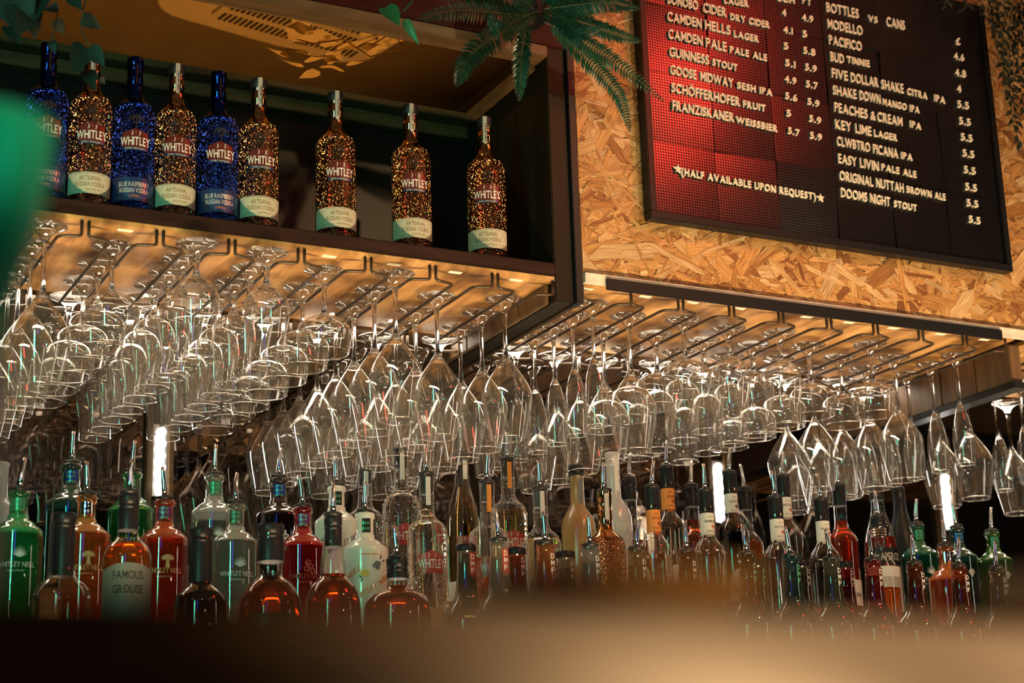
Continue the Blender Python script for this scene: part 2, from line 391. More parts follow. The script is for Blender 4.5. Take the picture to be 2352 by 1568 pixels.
# underside boards of the two bays with stickers
def rack_board(x0, x1, label, stickers):
    t = thing('rack_board', label, 'shelf board', ((x0 + x1) / 2, 3.09, ZS))
    hx = (x1 - x0) / 2
    MB().add(box(-hx, hx, -.205, .215, 0, .010, .001)).build('board', MT['ply'], t)
    for s in stickers:
        MB().add(box(s - (x0 + x1) / 2 - .0135, s - (x0 + x1) / 2 + .0135, -.202 + .012, -.190 + .012, -.0007, -.0002)).build('sticker', MT['sticker'], t, smooth=False)
    return t
rack_board(0.30, XP0, 'scorched plywood board under the vodka shelf holding wire racks', [.60, .742, .87, .988, 1.123, 1.253, 1.38, 1.51])
rack_board(XP1 + .002, 2.755, 'scorched plywood board under the menu wall holding wire racks', [1.668, 1.803, 1.915, 2.03, 2.20, 2.31, 2.43, 2.56, 2.685])
rack_board(2.80, 3.9, 'plywood board beyond the plank divider under the trailing vine', [])

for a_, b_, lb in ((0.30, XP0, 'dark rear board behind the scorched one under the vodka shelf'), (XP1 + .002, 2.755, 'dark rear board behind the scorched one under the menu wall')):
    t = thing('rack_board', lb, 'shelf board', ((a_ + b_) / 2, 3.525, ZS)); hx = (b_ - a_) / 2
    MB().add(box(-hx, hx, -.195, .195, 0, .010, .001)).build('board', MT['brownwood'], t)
# divider between second and third bay, made of upright planks
dv = thing('plank_divider', 'upright plank divider at the far end of the glass racks', 'partition', (2.775, 3.2, 2.03))
for k in range(6):
    MB().add(box(-.016, .016, -.29 + k * .12, -.29 + k * .12 + .117, -.06, .028, .002)).build('plank', MT['brownwood'], dv)
MB().add(box(-.02, .02, -.30, .45, -.075, -.061, .001)).build('bottom_rail', MT['blackmetal'], dv)
dv2 = thing('plank_divider', 'upright plank divider under the corner of the vodka cabinet', 'partition', (1.588, 3.2, 2.03))
for k in range(6):
    MB().add(box(-.012, -.004, -.29 + k * .12, -.29 + k * .12 + .117, -.01, .03, .002)).build('plank', MT['brownwood'], dv2)

# ---- chipboard bulkhead
XO0, XO1, ZO0, ZO1 = 1.645, 3.25, 2.082, 3.25
bulk = thing('chipboard_bulkhead', 'orange strand chipboard wall carrying the letter board', 'wall panel', (0, 0, 0))
osb, nt, out = mat('wood_strands'); L = nt.links.new
b = N(nt, 'ShaderNodeBsdfPrincipled'); b.inputs['Roughness'].default_value = 0.5; L(b.outputs[0], out.inputs[0])
atr = N(nt, 'ShaderNodeAttribute', attribute_name='tone'); uv = N(nt, 'ShaderNodeUVMap'); mp = N(nt, 'ShaderNodeMapping'); mp.inputs['Scale'].default_value = (18, 330, 1); L(uv.outputs[0], mp.inputs[0])
no = N(nt, 'ShaderNodeTexNoise'); no.inputs['Scale'].default_value = 1; no.inputs['Detail'].default_value = 4; L(mp.outputs[0], no.inputs['Vector'])
hv = N(nt, 'ShaderNodeValToRGB'); hv.color_ramp.elements[0].position = .34; hv.color_ramp.elements[0].color = (.50, .42, .34, 1); hv.color_ramp.elements[1].position = .65; hv.color_ramp.elements[1].color = (1.0, 1.0, 1.0, 1); L(no.outputs['Fac'], hv.inputs[0])
mm = N(nt, 'ShaderNodeMix', data_type='RGBA', blend_type='MULTIPLY'); mm.inputs[0].default_value = 1; L(atr.outputs['Color'], mm.inputs[6]); L(hv.outputs[0], mm.inputs[7]); L(mm.outputs[2], b.inputs['Base Color'])
MB().add(box(XO0, XO1, YF, YF + .02, ZO0, ZO1)).build('backing', principled('chipboard_core', (.38, .20, .07), .6, var=.3, vscale=60), bulk, smooth=False)
MB().add(box(XO0, XO1, YF + .021, 3.7, 2.60, 2.62)).build('top_board', MT['darkwood'], bulk, smooth=False)
def strands():
    r = random.Random(3); V = []; F = []; U = []; T = []
    pal = [(.56, .31, .11), (.60, .35, .135), (.50, .265, .085), (.64, .41, .18), (.42, .20, .058), (.28, .115, .032), (.55, .29, .095), (.66, .46, .24), (.58, .33, .12)]
    n = 5600
    for i in range(n):
        big = i < 700
        x = r.uniform(XO0, XO1); z = r.uniform(ZO0, 2.95)
        if 1.9 < x < 2.66 and z > 2.3: continue
        Ls = r.uniform(.07, .17) if big or r.random() < .35 else r.uniform(.02, .08); Ws = min(Ls * .4, r.uniform(.012, .042) if big or r.random() < .3 else r.uniform(.003, .014))
        a = r.gauss(-.12, .6) if r.random() < .6 else r.uniform(-1.5, 1.5)
        ca, sa = math.cos(a), math.sin(a); h = .0004 + .0022 * i / n; tx, tz = r.gauss(0, .012), r.gauss(0, .03)
        pts = [(-.5, r.uniform(-.4, .1)), (r.uniform(-.46, -.3), -.5), (r.uniform(-.1, .1), r.uniform(-.52, -.4)), (r.uniform(.3, .46), -.5), (.5, r.uniform(-.3, .3)), (r.uniform(.25, .46), .5), (r.uniform(-.1, .1), r.uniform(.4, .52)), (r.uniform(-.46, -.25), .5)]
        c = r.choice(pal); k = r.uniform(.8, 1.12); c = tuple(min(1, q * k) for q in c) + (1,)
        n0 = len(V); ok = True; vv = []
        for u, q in pts:
            lx, lz = u * Ls, q * Ws; X = x + lx * ca - lz * sa; Z = z + lx * sa + lz * ca
            X = min(max(X, XO0), XO1); Z = min(max(Z, ZO0), ZO1)
            vv.append((X, YF - h - abs(tx * lx) - abs(tz * lz), Z)); U.append((lx + r.random() * 0 + i * .37, lz + i * .11)); T.append(c)
        V += vv; F.append(tuple(range(n0, n0 + 8)))
    me = bpy.data.meshes.new('strands'); me.from_pydata(V, [], F); me.materials.append(osb)
    ca = me.color_attributes.new('tone', 'FLOAT_COLOR', 'POINT'); ca.data.foreach_set('color', np.array(T, dtype=np.float32).ravel())
    ul = me.uv_layers.new(name='UVMap'); lv = np.zeros(len(me.loops), dtype=np.int32); me.loops.foreach_get('vertex_index', lv); ul.data.foreach_set('uv', np.array(U, dtype=np.float32)[lv].ravel())
    o = link('strand', me, bulk); o['kind'] = 'stuff'; return o
strands()
MB().add(box(XO0, 2.79, YF - .012, YF + .02, 2.0735, 2.0815, .001)).build('ledge', MT['white'], bulk)
MB().add(box(XO0, 2.80, YF - .011, YF + .002, 2.0615, 2.0735)).build('ledge_edge', MT['white'], bulk, smooth=False)
MB().add(box(1.69, 2.70, YF - .018, YF - .0112, 2.0495, 2.0725, .001)).build('black_trim', MT['black'], bulk)

# ---- letter board
BX0, BX1, BZ0, BZ1, BY = 1.79, 2.738, 2.208, 2.862, 2.852
board = thing('letter_board', 'black framed pegged letter board with white drinks menu', 'sign', (BX0, BY, BZ0))
bw, bh = BX1 - BX0, BZ1 - BZ0
for a in (box(0, bw, -.006, .0215, 0, .016, .0015), box(0, bw, -.006, .0215, bh - .016, bh, .0015), box(0, .016, -.006, .0215, .0162, bh - .0162, .0015), box(bw - .016, bw, -.006, .0215, .0162, bh - .0162, .0015)):
    MB().add(a).build('frame_bar', MT['black'], board)
peg, nt, out = mat('pegged_plastic'); L = nt.links.new
b = N(nt, 'ShaderNodeBsdfPrincipled'); b.inputs['Base Color'].default_value = (.016, .011, .012, 1); b.inputs['Roughness'].default_value = .25; b.inputs['Specular IOR Level'].default_value = .6; L(b.outputs[0], out.inputs[0])
tc = N(nt, 'ShaderNodeTexCoord'); sp = N(nt, 'ShaderNodeSeparateXYZ'); L(tc.outputs['Object'], sp.inputs[0])
def wave(o):
    m1 = N(nt, 'ShaderNodeMath', operation='MULTIPLY'); m1.inputs[1].default_value = 2 * PI / .0062; L(o, m1.inputs[0]); m2 = N(nt, 'ShaderNodeMath', operation='COSINE'); L(m1.outputs[0], m2.inputs[0]); return m2.outputs[0]
ad = N(nt, 'ShaderNodeMath', operation='ADD'); L(wave(sp.outputs['X']), ad.inputs[0]); L(wave(sp.outputs['Z']), ad.inputs[1])
mr = N(nt, 'ShaderNodeMapRange'); mr.inputs['From Min'].default_value = .6; mr.inputs['From Max'].default_value = 1.4; L(ad.outputs[0], mr.inputs[0])
cr = N(nt, 'ShaderNodeValToRGB'); cr.color_ramp.elements[0].color = (.0045, .0036, .0044, 1); cr.color_ramp.elements[1].color = (.002, .002, .002, 1); L(mr.outputs[0], cr.inputs[0]); L(cr.outputs[0], b.inputs['Base Color'])
sl = N(nt, 'ShaderNodeMath', operation='MULTIPLY_ADD'); sl.inputs[1].default_value = -.75; sl.inputs[2].default_value = .8; L(mr.outputs[0], sl.inputs[0]); L(sl.outputs[0], b.inputs['Specular IOR Level'])
bu = N(nt, 'ShaderNodeBump'); bu.inputs['Strength'].default_value = .5; bu.inputs['Distance'].default_value = .0015; bu.invert = True; L(mr.outputs[0], bu.inputs['Height']); L(bu.outputs[0], b.inputs['Normal'])
TW = (bw - .032) / 6
r = random.Random(11)
for i in range(6):
    for j in range(4):
        th = (bh - .032) / 4
        o = MB().add(box(-TW / 2 + .0004, TW / 2 - .0004, -.002, .002, -th / 2 + .0004, th / 2 - .0004)).build('tile', peg, board, (.016 + TW * (i + .5), .003, .016 + th * (j + .5)), smooth=False)
        o.rotation_euler = (r.gauss(0, .016), 0, r.gauss(0, .02))
MT['letter'] = principled('cream_letter_plastic', (.80, .75, .62), .45)
YL = BY - .0005
_gm = {}
def glyph_mesh(ch, narrow):
    k = (ch, narrow)
    if k not in _gm:
        if ch == '\u2605':
            v = []
            for s in (-.004, 0):
                v += [(.5 + (.5 if q % 2 == 0 else .21) * math.sin(q * PI / 5), s / 1.0, .5 + (.5 if q % 2 == 0 else .21) * math.cos(q * PI / 5)) for q in range(10)]
            f = [tuple(range(9, -1, -1)), tuple(range(10, 20))] + [(q, (q + 1) % 10, 10 + (q + 1) % 10, 10 + q) for q in range(10)]
            vv = v; w_ = 1.0
        elif ch == 'M':
            t = .17 if narrow else .21; w_ = .92; d = t * 1.12
            q = [(0, 0), (t, 0), (t, .62), (w_ / 2 - .01, .20), (w_ / 2 + .01, .20), (w_ - t, .62), (w_ - t, 0), (w_, 0), (w_, 1), (w_ - t, 1), (w_ / 2, .52), (t, 1), (0, 1)]; m_ = len(q)
            tri = [(0, 1, 2, 12), (2, 11, 12), (2, 3, 10, 11), (3, 4, 10), (4, 5, 9, 10), (5, 8, 9), (5, 6, 7, 8)]
            vv = [(x, -.0044, y) for x, y in q] + [(x, 0, y) for x, y in q]
            f = tri + [tuple(i + m_ for i in t_)[::-1] for t_ in tri] + [(i, i + m_, (i + 1) % m_ + m_, (i + 1) % m_) for i in range(m_)]
        else:
            v, f = glyphs(ch, .010 if narrow else .022, 4, .5)
            x0 = min(p[0] for p in v); w_ = (max(p[0] for p in v) - x0)
            vv = [((p[0] - x0) / CAPH, -.0022 + p[2] * .0044, p[1] / CAPH) for p in v]; w_ /= CAPH
        me = MB().add((vv, f)).mesh('letter', MT['letter'], smooth=False); _gm[k] = (me, w_)
    return _gm[k]
def sign_line(s, p0, p1, hpx, narrow=False):
    A = at(p0[0], p0[1], YL); B = at(p1[0], p1[1], YL); H = (at(p0[0], p0[1] - hpx, YL) - A).z
    ang = math.atan2(B.z - A.z, B.x - A.x); W = (B - A).length
    gap = .15 if narrow else .20; ws = []
    for ch in s: ws.append(.55 if ch == ' ' else glyph_mesh(ch, narrow)[1] + gap)
    tot = sum(ws) - gap; sx = W / tot; x = 0
    for ch, wd in zip(s, ws):
        if ch != ' ':
            digit = ch in '0123456789.'
            o = link('numeral' if digit else ('star' if ch == '\u2605' else 'letter'), glyph_mesh(ch, narrow)[0], board)
            P = A + (B - A) * (x / W); o.location = P - Vector((BX0, BY, BZ0)); o.rotation_euler = (0, -ang, 0); o.scale = (sx, 1, H)
        x += wd * sx
sign = [("LAGER", (1662, 8), (1718, 17), 14, 0), ("SCH", (1786, 3), (1824, 9), 15, 0), ("PT", (1841, 8), (1862, 14), 15, 0),
 ("BONOBO", (1532, 8), (1602, 24), 20, 1), ("CIDER", (1614, 28), (1667, 40), 20, 1), ("DRY CIDER", (1676, 46), (1766, 66), 14, 0),
 ("CAMDEN", (1532, 48), (1610, 65), 20, 1), ("HELLS", (1618, 67), (1676, 81), 20, 1), ("LAGER", (1684, 85), (1741, 98), 14, 0),
 ("CAMDEN", (1534, 88), (1612, 105), 20, 1), ("PALE", (1620, 108), (1667, 119), 20, 1), ("PALE ALE", (1675, 121), (1760, 141), 14, 0),
 ("GUINNESS", (1536, 129), (1627, 149), 20, 1), ("STOUT", (1635, 150), (1692, 164), 14, 0),
 ("GOOSE", (1538, 170), (1598, 183), 20, 1), ("MIDWAY", (1607, 185), (1683, 202), 20, 1), ("SESH IPA", (1692, 203), (1772, 221), 14, 0),
 ("SCH\u00d6FFERHOFER", (1541, 211), (1698, 245), 20, 1), ("FRUIT", (1705, 246), (1757, 257), 14, 0),
 ("FRANZISKANER", (1543, 252), (1684, 281), 20, 1), ("WEISSBIER", (1689, 282), (1784, 304), 14, 0),
 ("\u2605", (1546, 398), (1566, 402), 22, 0), ("(HALF AVAILABLE UPON REQUEST)", (1563, 402), (1872, 460), 15, 0), ("\u2605", (1875, 464), (1893, 467), 20, 0),
 ("4", (1795, 36), (1804, 38), 14, 0), ("4.9", (1841, 47), (1866, 53), 14, 0), ("4.1", (1798, 75), (1819, 80), 14, 0), ("5", (1842, 85), (1852, 87), 14, 0), ("5", (1799, 113), (1809, 115), 14, 0), ("5.8", (1844, 123), (1871, 129), 14, 0),
 ("5.1", (1802, 151), (1825, 157), 14, 0), ("5.9", (1848, 161), (1874, 167), 14, 0), ("4.9", (1801, 188), (1827, 195), 14, 0), ("5.7", (1850, 200), (1877, 206), 14, 0), ("5.6", (1802, 227), (1829, 234), 14, 0), ("5.9", (1853, 240), (1880, 247), 14, 0),
 ("5", (1805, 267), (1815, 269), 14, 0), ("5.9", (1857, 279), (1884, 286), 14, 0), ("5.7", (1808, 307), (1835, 314), 14, 0), ("5.9", (1859, 318), (1886, 324), 14, 0),
 ("BOTTLES", (1897, 27), (1971, 43), 20, 1), ("VS", (1993, 49), (2014, 54), 13, 0), ("CANS", (2035, 60), (2077, 70), 20, 1),
 ("MODELLO", (1900, 65), (1980, 82), 20, 1), ("PACIFICO", (1903, 102), (1978, 118), 20, 1), ("BUD", (1906, 140), (1937, 147), 20, 1), ("TINNIE", (1944, 144), (1996, 155), 14, 0),
 ("FIVE", (1909, 178), (1946, 186), 20, 1), ("DOLLAR", (1953, 188), (2016, 201), 20, 1), ("SHAKE", (2023, 204), (2074, 215), 20, 1), ("CITRA", (2082, 217), (2128, 229), 14, 0), ("IPA", (2144, 232), (2169, 239), 14, 0),
 ("SHAKE", (1912, 217), (1966, 228), 20, 1), ("DOWN", (1973, 229), (2021, 239), 20, 1), ("MANGO IPA", (2026, 241), (2110, 261), 14, 0),
 ("PEACHES", (1915, 256), (1991, 273), 20, 1), ("&", (1998, 274), (2009, 277), 18, 1), ("CREAM", (2014, 278), (2071, 291), 20, 1), ("IPA", (2088, 292), (2114, 299), 14, 0),
 ("KEY LIME", (1917, 295), (2000, 313), 20, 1), ("LAGER", (2006, 313), (2059, 325), 14, 0), ("CLWBTRO", (1921, 334), (1997, 350), 20, 1), ("PICANA", (2004, 352), (2061, 364), 20, 1), ("IPA", (2068, 364), (2094, 370), 14, 0),
 ("EASY", (1924, 374), (1966, 383), 20, 1), ("LIVIN", (1974, 384), (2017, 393), 20, 1), ("PALE ALE", (2023, 391), (2103, 409), 14, 0), ("ORIGINAL", (1927, 413), (2004, 429), 20, 1), ("NUTTAH", (2011, 430), (2074, 443), 20, 1), ("BROWN ALE", (2081, 442), (2170, 461), 14, 0),
 ("DOOMS", (1930, 452), (1990, 464), 20, 1), ("NIGHT", (1997, 465), (2043, 475), 20, 1), ("STOUT", (2052, 475), (2104, 486), 14, 0),
 ("\u00a3", (2194, 102), (2204, 104), 14, 0), ("4.6", (2190, 136), (2213, 141), 14, 0), ("4.8", (2193, 174), (2217, 179), 15, 0), ("4", (2197, 211), (2206, 213), 15, 0)]
for cx_, cy2 in ((2211, 242), (2215, 280), (2219, 317), (2223, 354), (2226, 392), (2229, 431), (2232, 468), (2237, 506)): sign.append(("5.5", (cx_ - 13, cy2 + 5), (cx_ + 13, cy2 + 10), 15, 0))
for s, a, b_, h, nrw in sign: sign_line(s, a, b_, h, bool(nrw))

# ------------------------------------------------------------------ wire racks
ORD = ['first', 'second', 'third', 'fourth', 'fifth', 'sixth', 'seventh', 'eighth', 'ninth', 'tenth', 'eleventh', 'twelfth']
RX = [.602 + .1312 * k for k in range(8)]            # racks under the vodka cabinet
RX2 = [1.689 + .1228 * k for k in range(9)]; RX2[0] = 1.7015          # racks under the menu wall
ZW = 2.030
def wire_mesh(h=.0595, s=.021):
    z0 = ZS - .0002 - ZW
    pts = []
    yf = YF + .005 - 3.09; yb = 3.27 - 3.09
    half = [(-h, yf, z0), (-h, yf, .004), (-h + .006, yf - .001, .001), (-s - .004, yf + .004, 0), (-s, yf + .014, 0)]
    P = half + [(-s, yb, 0)]
    v1, f1 = tube(round_path(P, .007, 4), .0030, 8); v2, f2 = tube(round_path([(-x, y, z) for x, y, z in P], .007, 4), .0030, 8)
    return v1 + v2, f1 + [tuple(i + len(v1) for i in t) for t in f2]
wm = MB().add(wire_mesh()).mesh('wire_rack', MT['wire'])
wm2 = MB().add(wire_mesh(.0555, .021)).mesh('wire_rack', MT['wire'])
for k, x in enumerate(RX): tag(link('wire_rack', wm, None, (x, 3.09, ZW)), '%s bent wire glass rack under the vodka shelf, counted from the tap handle' % ORD[k], 'rack', 'wire racks under the vodka shelf')
for k, x in enumerate(RX2): tag(link('wire_rack', wm2, None, (x, 3.09, ZW)), '%s bent wire glass rack under the menu wall, counted from the cabinet' % ORD[k], 'rack', 'wire racks under the menu wall')
for k, x in enumerate(RX): tag(link('wire_rack', wm, None, (x, 3.525, ZW)), '%s bent wire glass rack of the rear row under the vodka shelf' % ORD[k], 'rack', 'rear wire racks under the vodka shelf')
for k, x in enumerate(RX2): tag(link('wire_rack', wm2, None, (x, 3.525, ZW)), '%s bent wire glass rack of the rear row under the menu wall' % ORD[k], 'rack', 'rear wire racks under the menu wall')
for k in range(4): tag(link('wire_rack', wm2, None, (2.86 + .123 * k, 3.09, ZW)), '%s bent wire glass rack beyond the plank divider' % ORD[k], 'rack', 'wire racks beyond the divider')

# ------------------------------------------------------------------ stemware (hanging upside down, foot on the wires)
def make_glass(kind):
    if kind == 'wine': sl, bp = .116, [(.0045, -.114), (.010, -.119), (.024, -.137), (.040, -.162), (.0485, -.182), (.0495, -.192), (.0475, -.208), (.0425, -.235), (.0375, -.258), (.0345, -.274)]
    elif kind == 'coupe': sl, bp = .079, [(.0045, -.077), (.012, -.079), (.028, -.084), (.043, -.094), (.0505, -.109), (.0512, -.121), (.0498, -.134), (.0465, -.150)]
    elif kind == 'tulip': sl, bp = .056, [(.0045, -.054), (.012, -.056), (.026, -.063), (.037, -.077), (.0415, -.096), (.0410, -.112), (.0375, -.132), (.0345, -.150), (.0335, -.170), (.0340, -.192)]
    else: sl, bp = .106, [(.003, -.104), (.006, -.108), (.013, -.125), (.0205, -.155), (.0240, -.182), (.0243, -.195), (.0230, -.215), (.0205, -.242)]
    fr = .034 if kind == 'flute' else .038
    foot = [(0, .010), (fr - .001, .010), (fr, .0088), (fr - .001, .0075), (.030 * fr / .038, .0045), (.019, 0), (.0105, -.008), (.0062, -.018), (0, -.018)]
    st = [(0, -.016), (.0061, -.018), (.0048, -.028), (.0041, -.04), (.0039, -(.04 + (sl - .04) * .45)), (.0044, -(sl - .022)), (.0062, -(sl - .008)), (.0105, -sl - .001), (.0150, -sl - .005 if kind in ('coupe', 'tulip') else -sl - .007), (0, -sl - .002)]
    if kind == 'tulip': st = [(0, -.016), (.0070, -.018), (.0056, -.024), (.0052, -.032), (.0062, -.044), (.010, -.054), (.0155, -.059), (0, -.057)]
    if kind == 'flute': st = [(0, -.016), (.0055, -.018), (.0042, -.028), (.0036, -.05), (.0034, -.085), (.0042, -.1), (.007, -.109), (.009, -.114), (0, -.108)]
    B = MB(); pr = smooth_prof(bp, 4); B.add(lathe(pr, 40)); B.add(ring(bp[-1][0], .00110, bp[-1][1], 40, 5), 1)
    return [('foot', MB().add(lathe(foot, 32)).mesh('foot', MT['footglass'], sharp=1.0)), ('stem', MB().add(lathe(smooth_prof(st[:-1], 3) + [st[-1]], 16)).mesh('stem', MT['crystal'], sharp=1.0)), ('bowl', B.mesh('bowl', [MT['bowl'], MT['rim']]))]
GL = {k: make_glass(k) for k in ('wine', 'coupe', 'tulip', 'flute')}
KN = {'wine': ('wine_glass', 'angular wine glass'), 'coupe': ('coupe_glass', 'shallow coupe glass'), 'tulip': ('beer_glass', 'tulip beer glass'), 'flute': ('champagne_flute', 'slim champagne flute')}
def hang(kind, x, y, label, group):
    t = thing(KN[kind][0], label, 'glass', (x, y, ZW + .0045), RND.uniform(0, 6), group)
    for nm, me in GL[kind]: link(nm, me, t)
def row(kinds, x, y0, dy, where, group):
    for i, k in enumerate(kinds):
        hang(k, x + RND.uniform(-.0015, .0015), y0 + dy * i + RND.uniform(-.001, .001), '%s, %s from the front on %s' % (KN[k][1], ORD[i], where), group)
LEFT = [('wine', 8, 2.893, .102), ('coupe', 6, 2.951, .107), ('tulip', 9, 2.884, .088), ('tulip', 8, 2.888, .092), ('coupe', 7, 2.944, .110), ('wine', 8, 2.915, .102), ('wine', 7, 3.012, .1025), ('wine', 7, 2.981, .1025)]
for k, (kd, n, y0, dy) in enumerate(LEFT):
    row([kd] * n, RX[k], y0, dy, 'the %s rack under the vodka shelf' % ORD[k], 'glasses under the vodka shelf')
RIGHT = [(['flute'] * 7, 2.945, .085), (['wine'] * 5, 2.992, .108), (['coupe'] * 4, 2.974, .115), (['tulip'] * 5, 2.995, .098), (['tulip'] * 5, 2.983, .1), (['coupe'] * 4, 3.043, .112), (['coupe', 'coupe'] + ['wine'] * 2, 2.986, .110), (['wine'] * 5, 3.056, .1035), (['flute'] * 6, 2.99, .085)]
for k, (kd, y0, dy) in enumerate(RIGHT):
    row(kd, RX2[k] + 0, y0, dy, 'the %s rack under the menu wall' % ORD[k], 'glasses under the menu wall')
row(['flute'] * 2, 2.977, 3.12, .09, 'the second rack beyond the divider', 'glasses beyond the divider')
row(['wine'] * 2, 2.86, 3.18, .105, 'the first rack beyond the divider', 'glasses beyond the divider')
row(['wine'] * 2, 3.106, 3.20, .105, 'the third rack beyond the divider', 'glasses beyond the divider')
# ------------------------------------------------------------------ back bar: stepped display, smoked mirror, lit posts
MT['stepwood'] = wood('honey_step_wood', (.16, .08, .03), (.24, .13, .05), (.33, .19, .08), 0, 1.0, 0.45)
STEPS = [(2.74, 2.945, 1.305), (2.95, 3.125, 1.385), (3.13, 3.70, 1.465)]
sd = thing('stepped_display', 'three-tier wooden bottle display under the hanging glasses', 'shelf', (1.8, 3.0, 1.2))
for (y0, y1, z) in STEPS: MB().add(box(-1.6, 2.3, y0 - 3.0, y1 - 3.0, z - .08 - 1.2 if z > 1.31 else -.2, z - 1.2, .003)).build('step', MT['stepwood'], sd)
mirm, nt, out = mat('smoked_mirror'); gl = N(nt, 'ShaderNodeBsdfGlossy'); gl.inputs[0].default_value = (.13, .105, .09, 1); gl.inputs['Roughness'].default_value = .015
df = N(nt, 'ShaderNodeBsdfDiffuse'); df.inputs[0].default_value = (.003, .003, .003, 1); mx = N(nt, 'ShaderNodeAddShader'); nt.links.new(gl.outputs[0], mx.inputs[0]); nt.links.new(df.outputs[0], mx.inputs[1]); nt.links.new(mx.outputs[0], out.inputs[0])
bm_ = thing('bar_mirror', 'smoked mirror behind the bottle display with upright wooden battens', 'mirror', (1.8, 3.73, 1.465))
POSTS = [.30, 1.041, 1.803, 2.493, 3.235, 3.98]
for a, b in zip(POSTS, POSTS[1:]):
    MB().add(box(a + .032 - 1.8, b - .032 - 1.8, 0, .006, 0, .59)).build('pane', mirm, bm_, smooth=False)
for p in POSTS:
    MB().add(box(p - 1.8 - .030, p - 1.8 - .018, -.02, .008, 0, .59, .001)).build('batten', MT['frame'], bm_)
    MB().add(box(p - 1.8 + .018, p - 1.8 + .030, -.02, .008, 0, .59, .001)).build('batten', MT['frame'], bm_)
    MB().add(box(p - 1.8 - .0175, p - 1.8 + .0175, -.008, .008, 0, .59)).build('batten', MT['darkwood'], bm_, smooth=False)
MT['led'] = emission('led_white', (1.0, .93, .82), 38)
MT['alu'] = principled('aluminium_channel', (.7, .7, .7), .3, metal=1)
for i, (p, lab) in enumerate(((1.041, 'bright white light strip on the mirror post behind the green bottle'), (2.493, 'white light strip on the mirror post behind the violet bottle'), (3.235, 'bright white light strip on the mirror post behind the teal bottles'))):
    t = thing('led_strip', lab, 'light strip', (p, 3.718, 1.755 + .02 * i), 0, 'light strips on the mirror posts')
    MB().add(box(-.0165, .0165, -.006, .003, 0, .16)).build('channel', MT['alu'], t, smooth=False)
    d = MB()
    for k in range(11): d.add(lathe([(0, -.006), (.0085, -.004), (.0105, 0), (.0085, .004), (0, .006)], 10), 0, Matrix.Translation((.0015 * (-1) ** k, -.008, .012 + k * .0132)) @ Matrix.Rotation(PI / 2, 4, 'X'))
    o = d.build('diode', MT['led'], t)
MB().add(box(.3, 4.2, 3.73, 3.76, 2.088, 2.56)).build('x', MT['darkwood']).name = 'wall_rear'
bpy.data.objects['wall_rear']['kind'] = 'structure'

# ------------------------------------------------------------------ bottles
P_JJ = [(.034, 0), (.0375, .003), (.0382, .007), (.0382, .192), (.0375, .198), (.0345, .2035), (.0348, .2065), (.0290, .2125), (.0205, .219), (.0160, .227), (.0145, .236), (.0143, .262), (.0151, .263), (.0151, .266), (.0143, .267), (.0143, .2855), (.0152, .2865), (.0152, .3045), (.0140, .305)]
P_WN = [(.039, 0), (.0425, .003), (.043, .007), (.043, .158), (.0425, .162), (.0405, .1655), (.0385, .167), (.036, .1695), (.031, .1735), (.030, .1755), (.0245, .1795), (.0195, .1825), (.0180, .185), (.0178, .190), (.0158, .192), (.0155, .222), (.0182, .2235), (.0185, .2325), (.0150, .235)]
P_GF = [(.031, 0), (.034, .003), (.0345, .007), (.0345, .178), (.0335, .188), (.029, .199), (.0215, .209), (.0165, .217), (.0146, .226), (.0140, .238), (.0140, .312), (.0120, .314)]
P_FR = [(.042, 0), (.0455, .004), (.046, .010), (.046, .085), (.0445, .098), (.038, .112), (.028, .124), (.0225, .134), (.0205, .146), (.0180, .178), (.0158, .214), (.0170, .2155), (.0170, .2275), (.0140, .2285)]
P_TW = [(.032, 0), (.0365, .003), (.037, .008), (.0378, .15), (.037, .18), (.0335, .205), (.027, .227), (.0205, .246), (.0165, .262), (.0148, .278), (.0143, .30), (.0152, .301), (.0152, .318), (.0140, .319)]
P_BV = [(.031, 0), (.036, .003), (.0365, .008), (.0365, .175), (.0355, .19), (.031, .205), (.024, .217), (.0175, .226), (.0150, .236), (.0146, .25), (.0146, .31), (.0158, .311), (.0158, .318), (.014, .32)]
def scaled(P, H, R=None):
    h0 = P[-1][1]; return [(r, z * H / h0) for r, z in P]
_mesh = {}
def cached(key, fn):
    if key not in _mesh: _mesh[key] = fn()
    return _mesh[key]
def closed(P, lo=0.0): return [(0, P[0][1] + lo)] + P + [(0, P[-1][1])]
MT['pcollar'] = principled('black_rubber', (.012, .012, .013), .4)
MT['chrome'] = principled('chrome', (.80, .80, .82), .10, metal=1)
def pourer(parent, z, seed):
    r = random.Random(seed); a = r.uniform(0, 6.28); t = r.uniform(.02, .10)
    me = cached('pour', lambda: MB().add(tube([(0, 0, 0), (.0005, 0, .016), (.0012, 0, .030), (.0034, 0, .046), (.0050, 0, .054)], [.0056, .0050, .0045, .0037, .0032], 12)).mesh('pourer', MT['chrome']))
    o = link('pourer', me, parent, (0, 0, z + .006)); o.rotation_euler = (t * math.cos(a), t * math.sin(a), r.uniform(0, 6.28))
    c = link('collar', cached('coll', lambda: MB().add(lathe([(0, -.006), (.0105, -.006), (.0150, -.0005), (.0160, .001), (.0160, .0045), (.0125, .0065), (0, .0065)], 20)).mesh('collar', MT['pcollar'])), o, (0, 0, -.0055))
    return o
def text_part(parent, name, items, R, m, off=.0007):     # items: (string, z, cap height, width or None, theta, slope)
    b = MB()
    for s, z, h, wd, th, sl in items: b.add(wrap(flat_text(s, h, wd, .004), R + off, z, th, sl))
    return b.build(name, m, parent, smooth=False)
MT['ink'] = principled('dark_ink', (.03, .024, .02), .8, spec=.2)
MT['brownink'] = principled('brown_ink', (.17, .10, .05), .5)
MT['whiteink'] = principled('white_print', (.66, .68, .66), .5)
MT['cream'] = principled('cream_paper', (.42, .41, .31), .55)
MT['whitepaper'] = principled('white_paper', (.78, .76, .72), .6)
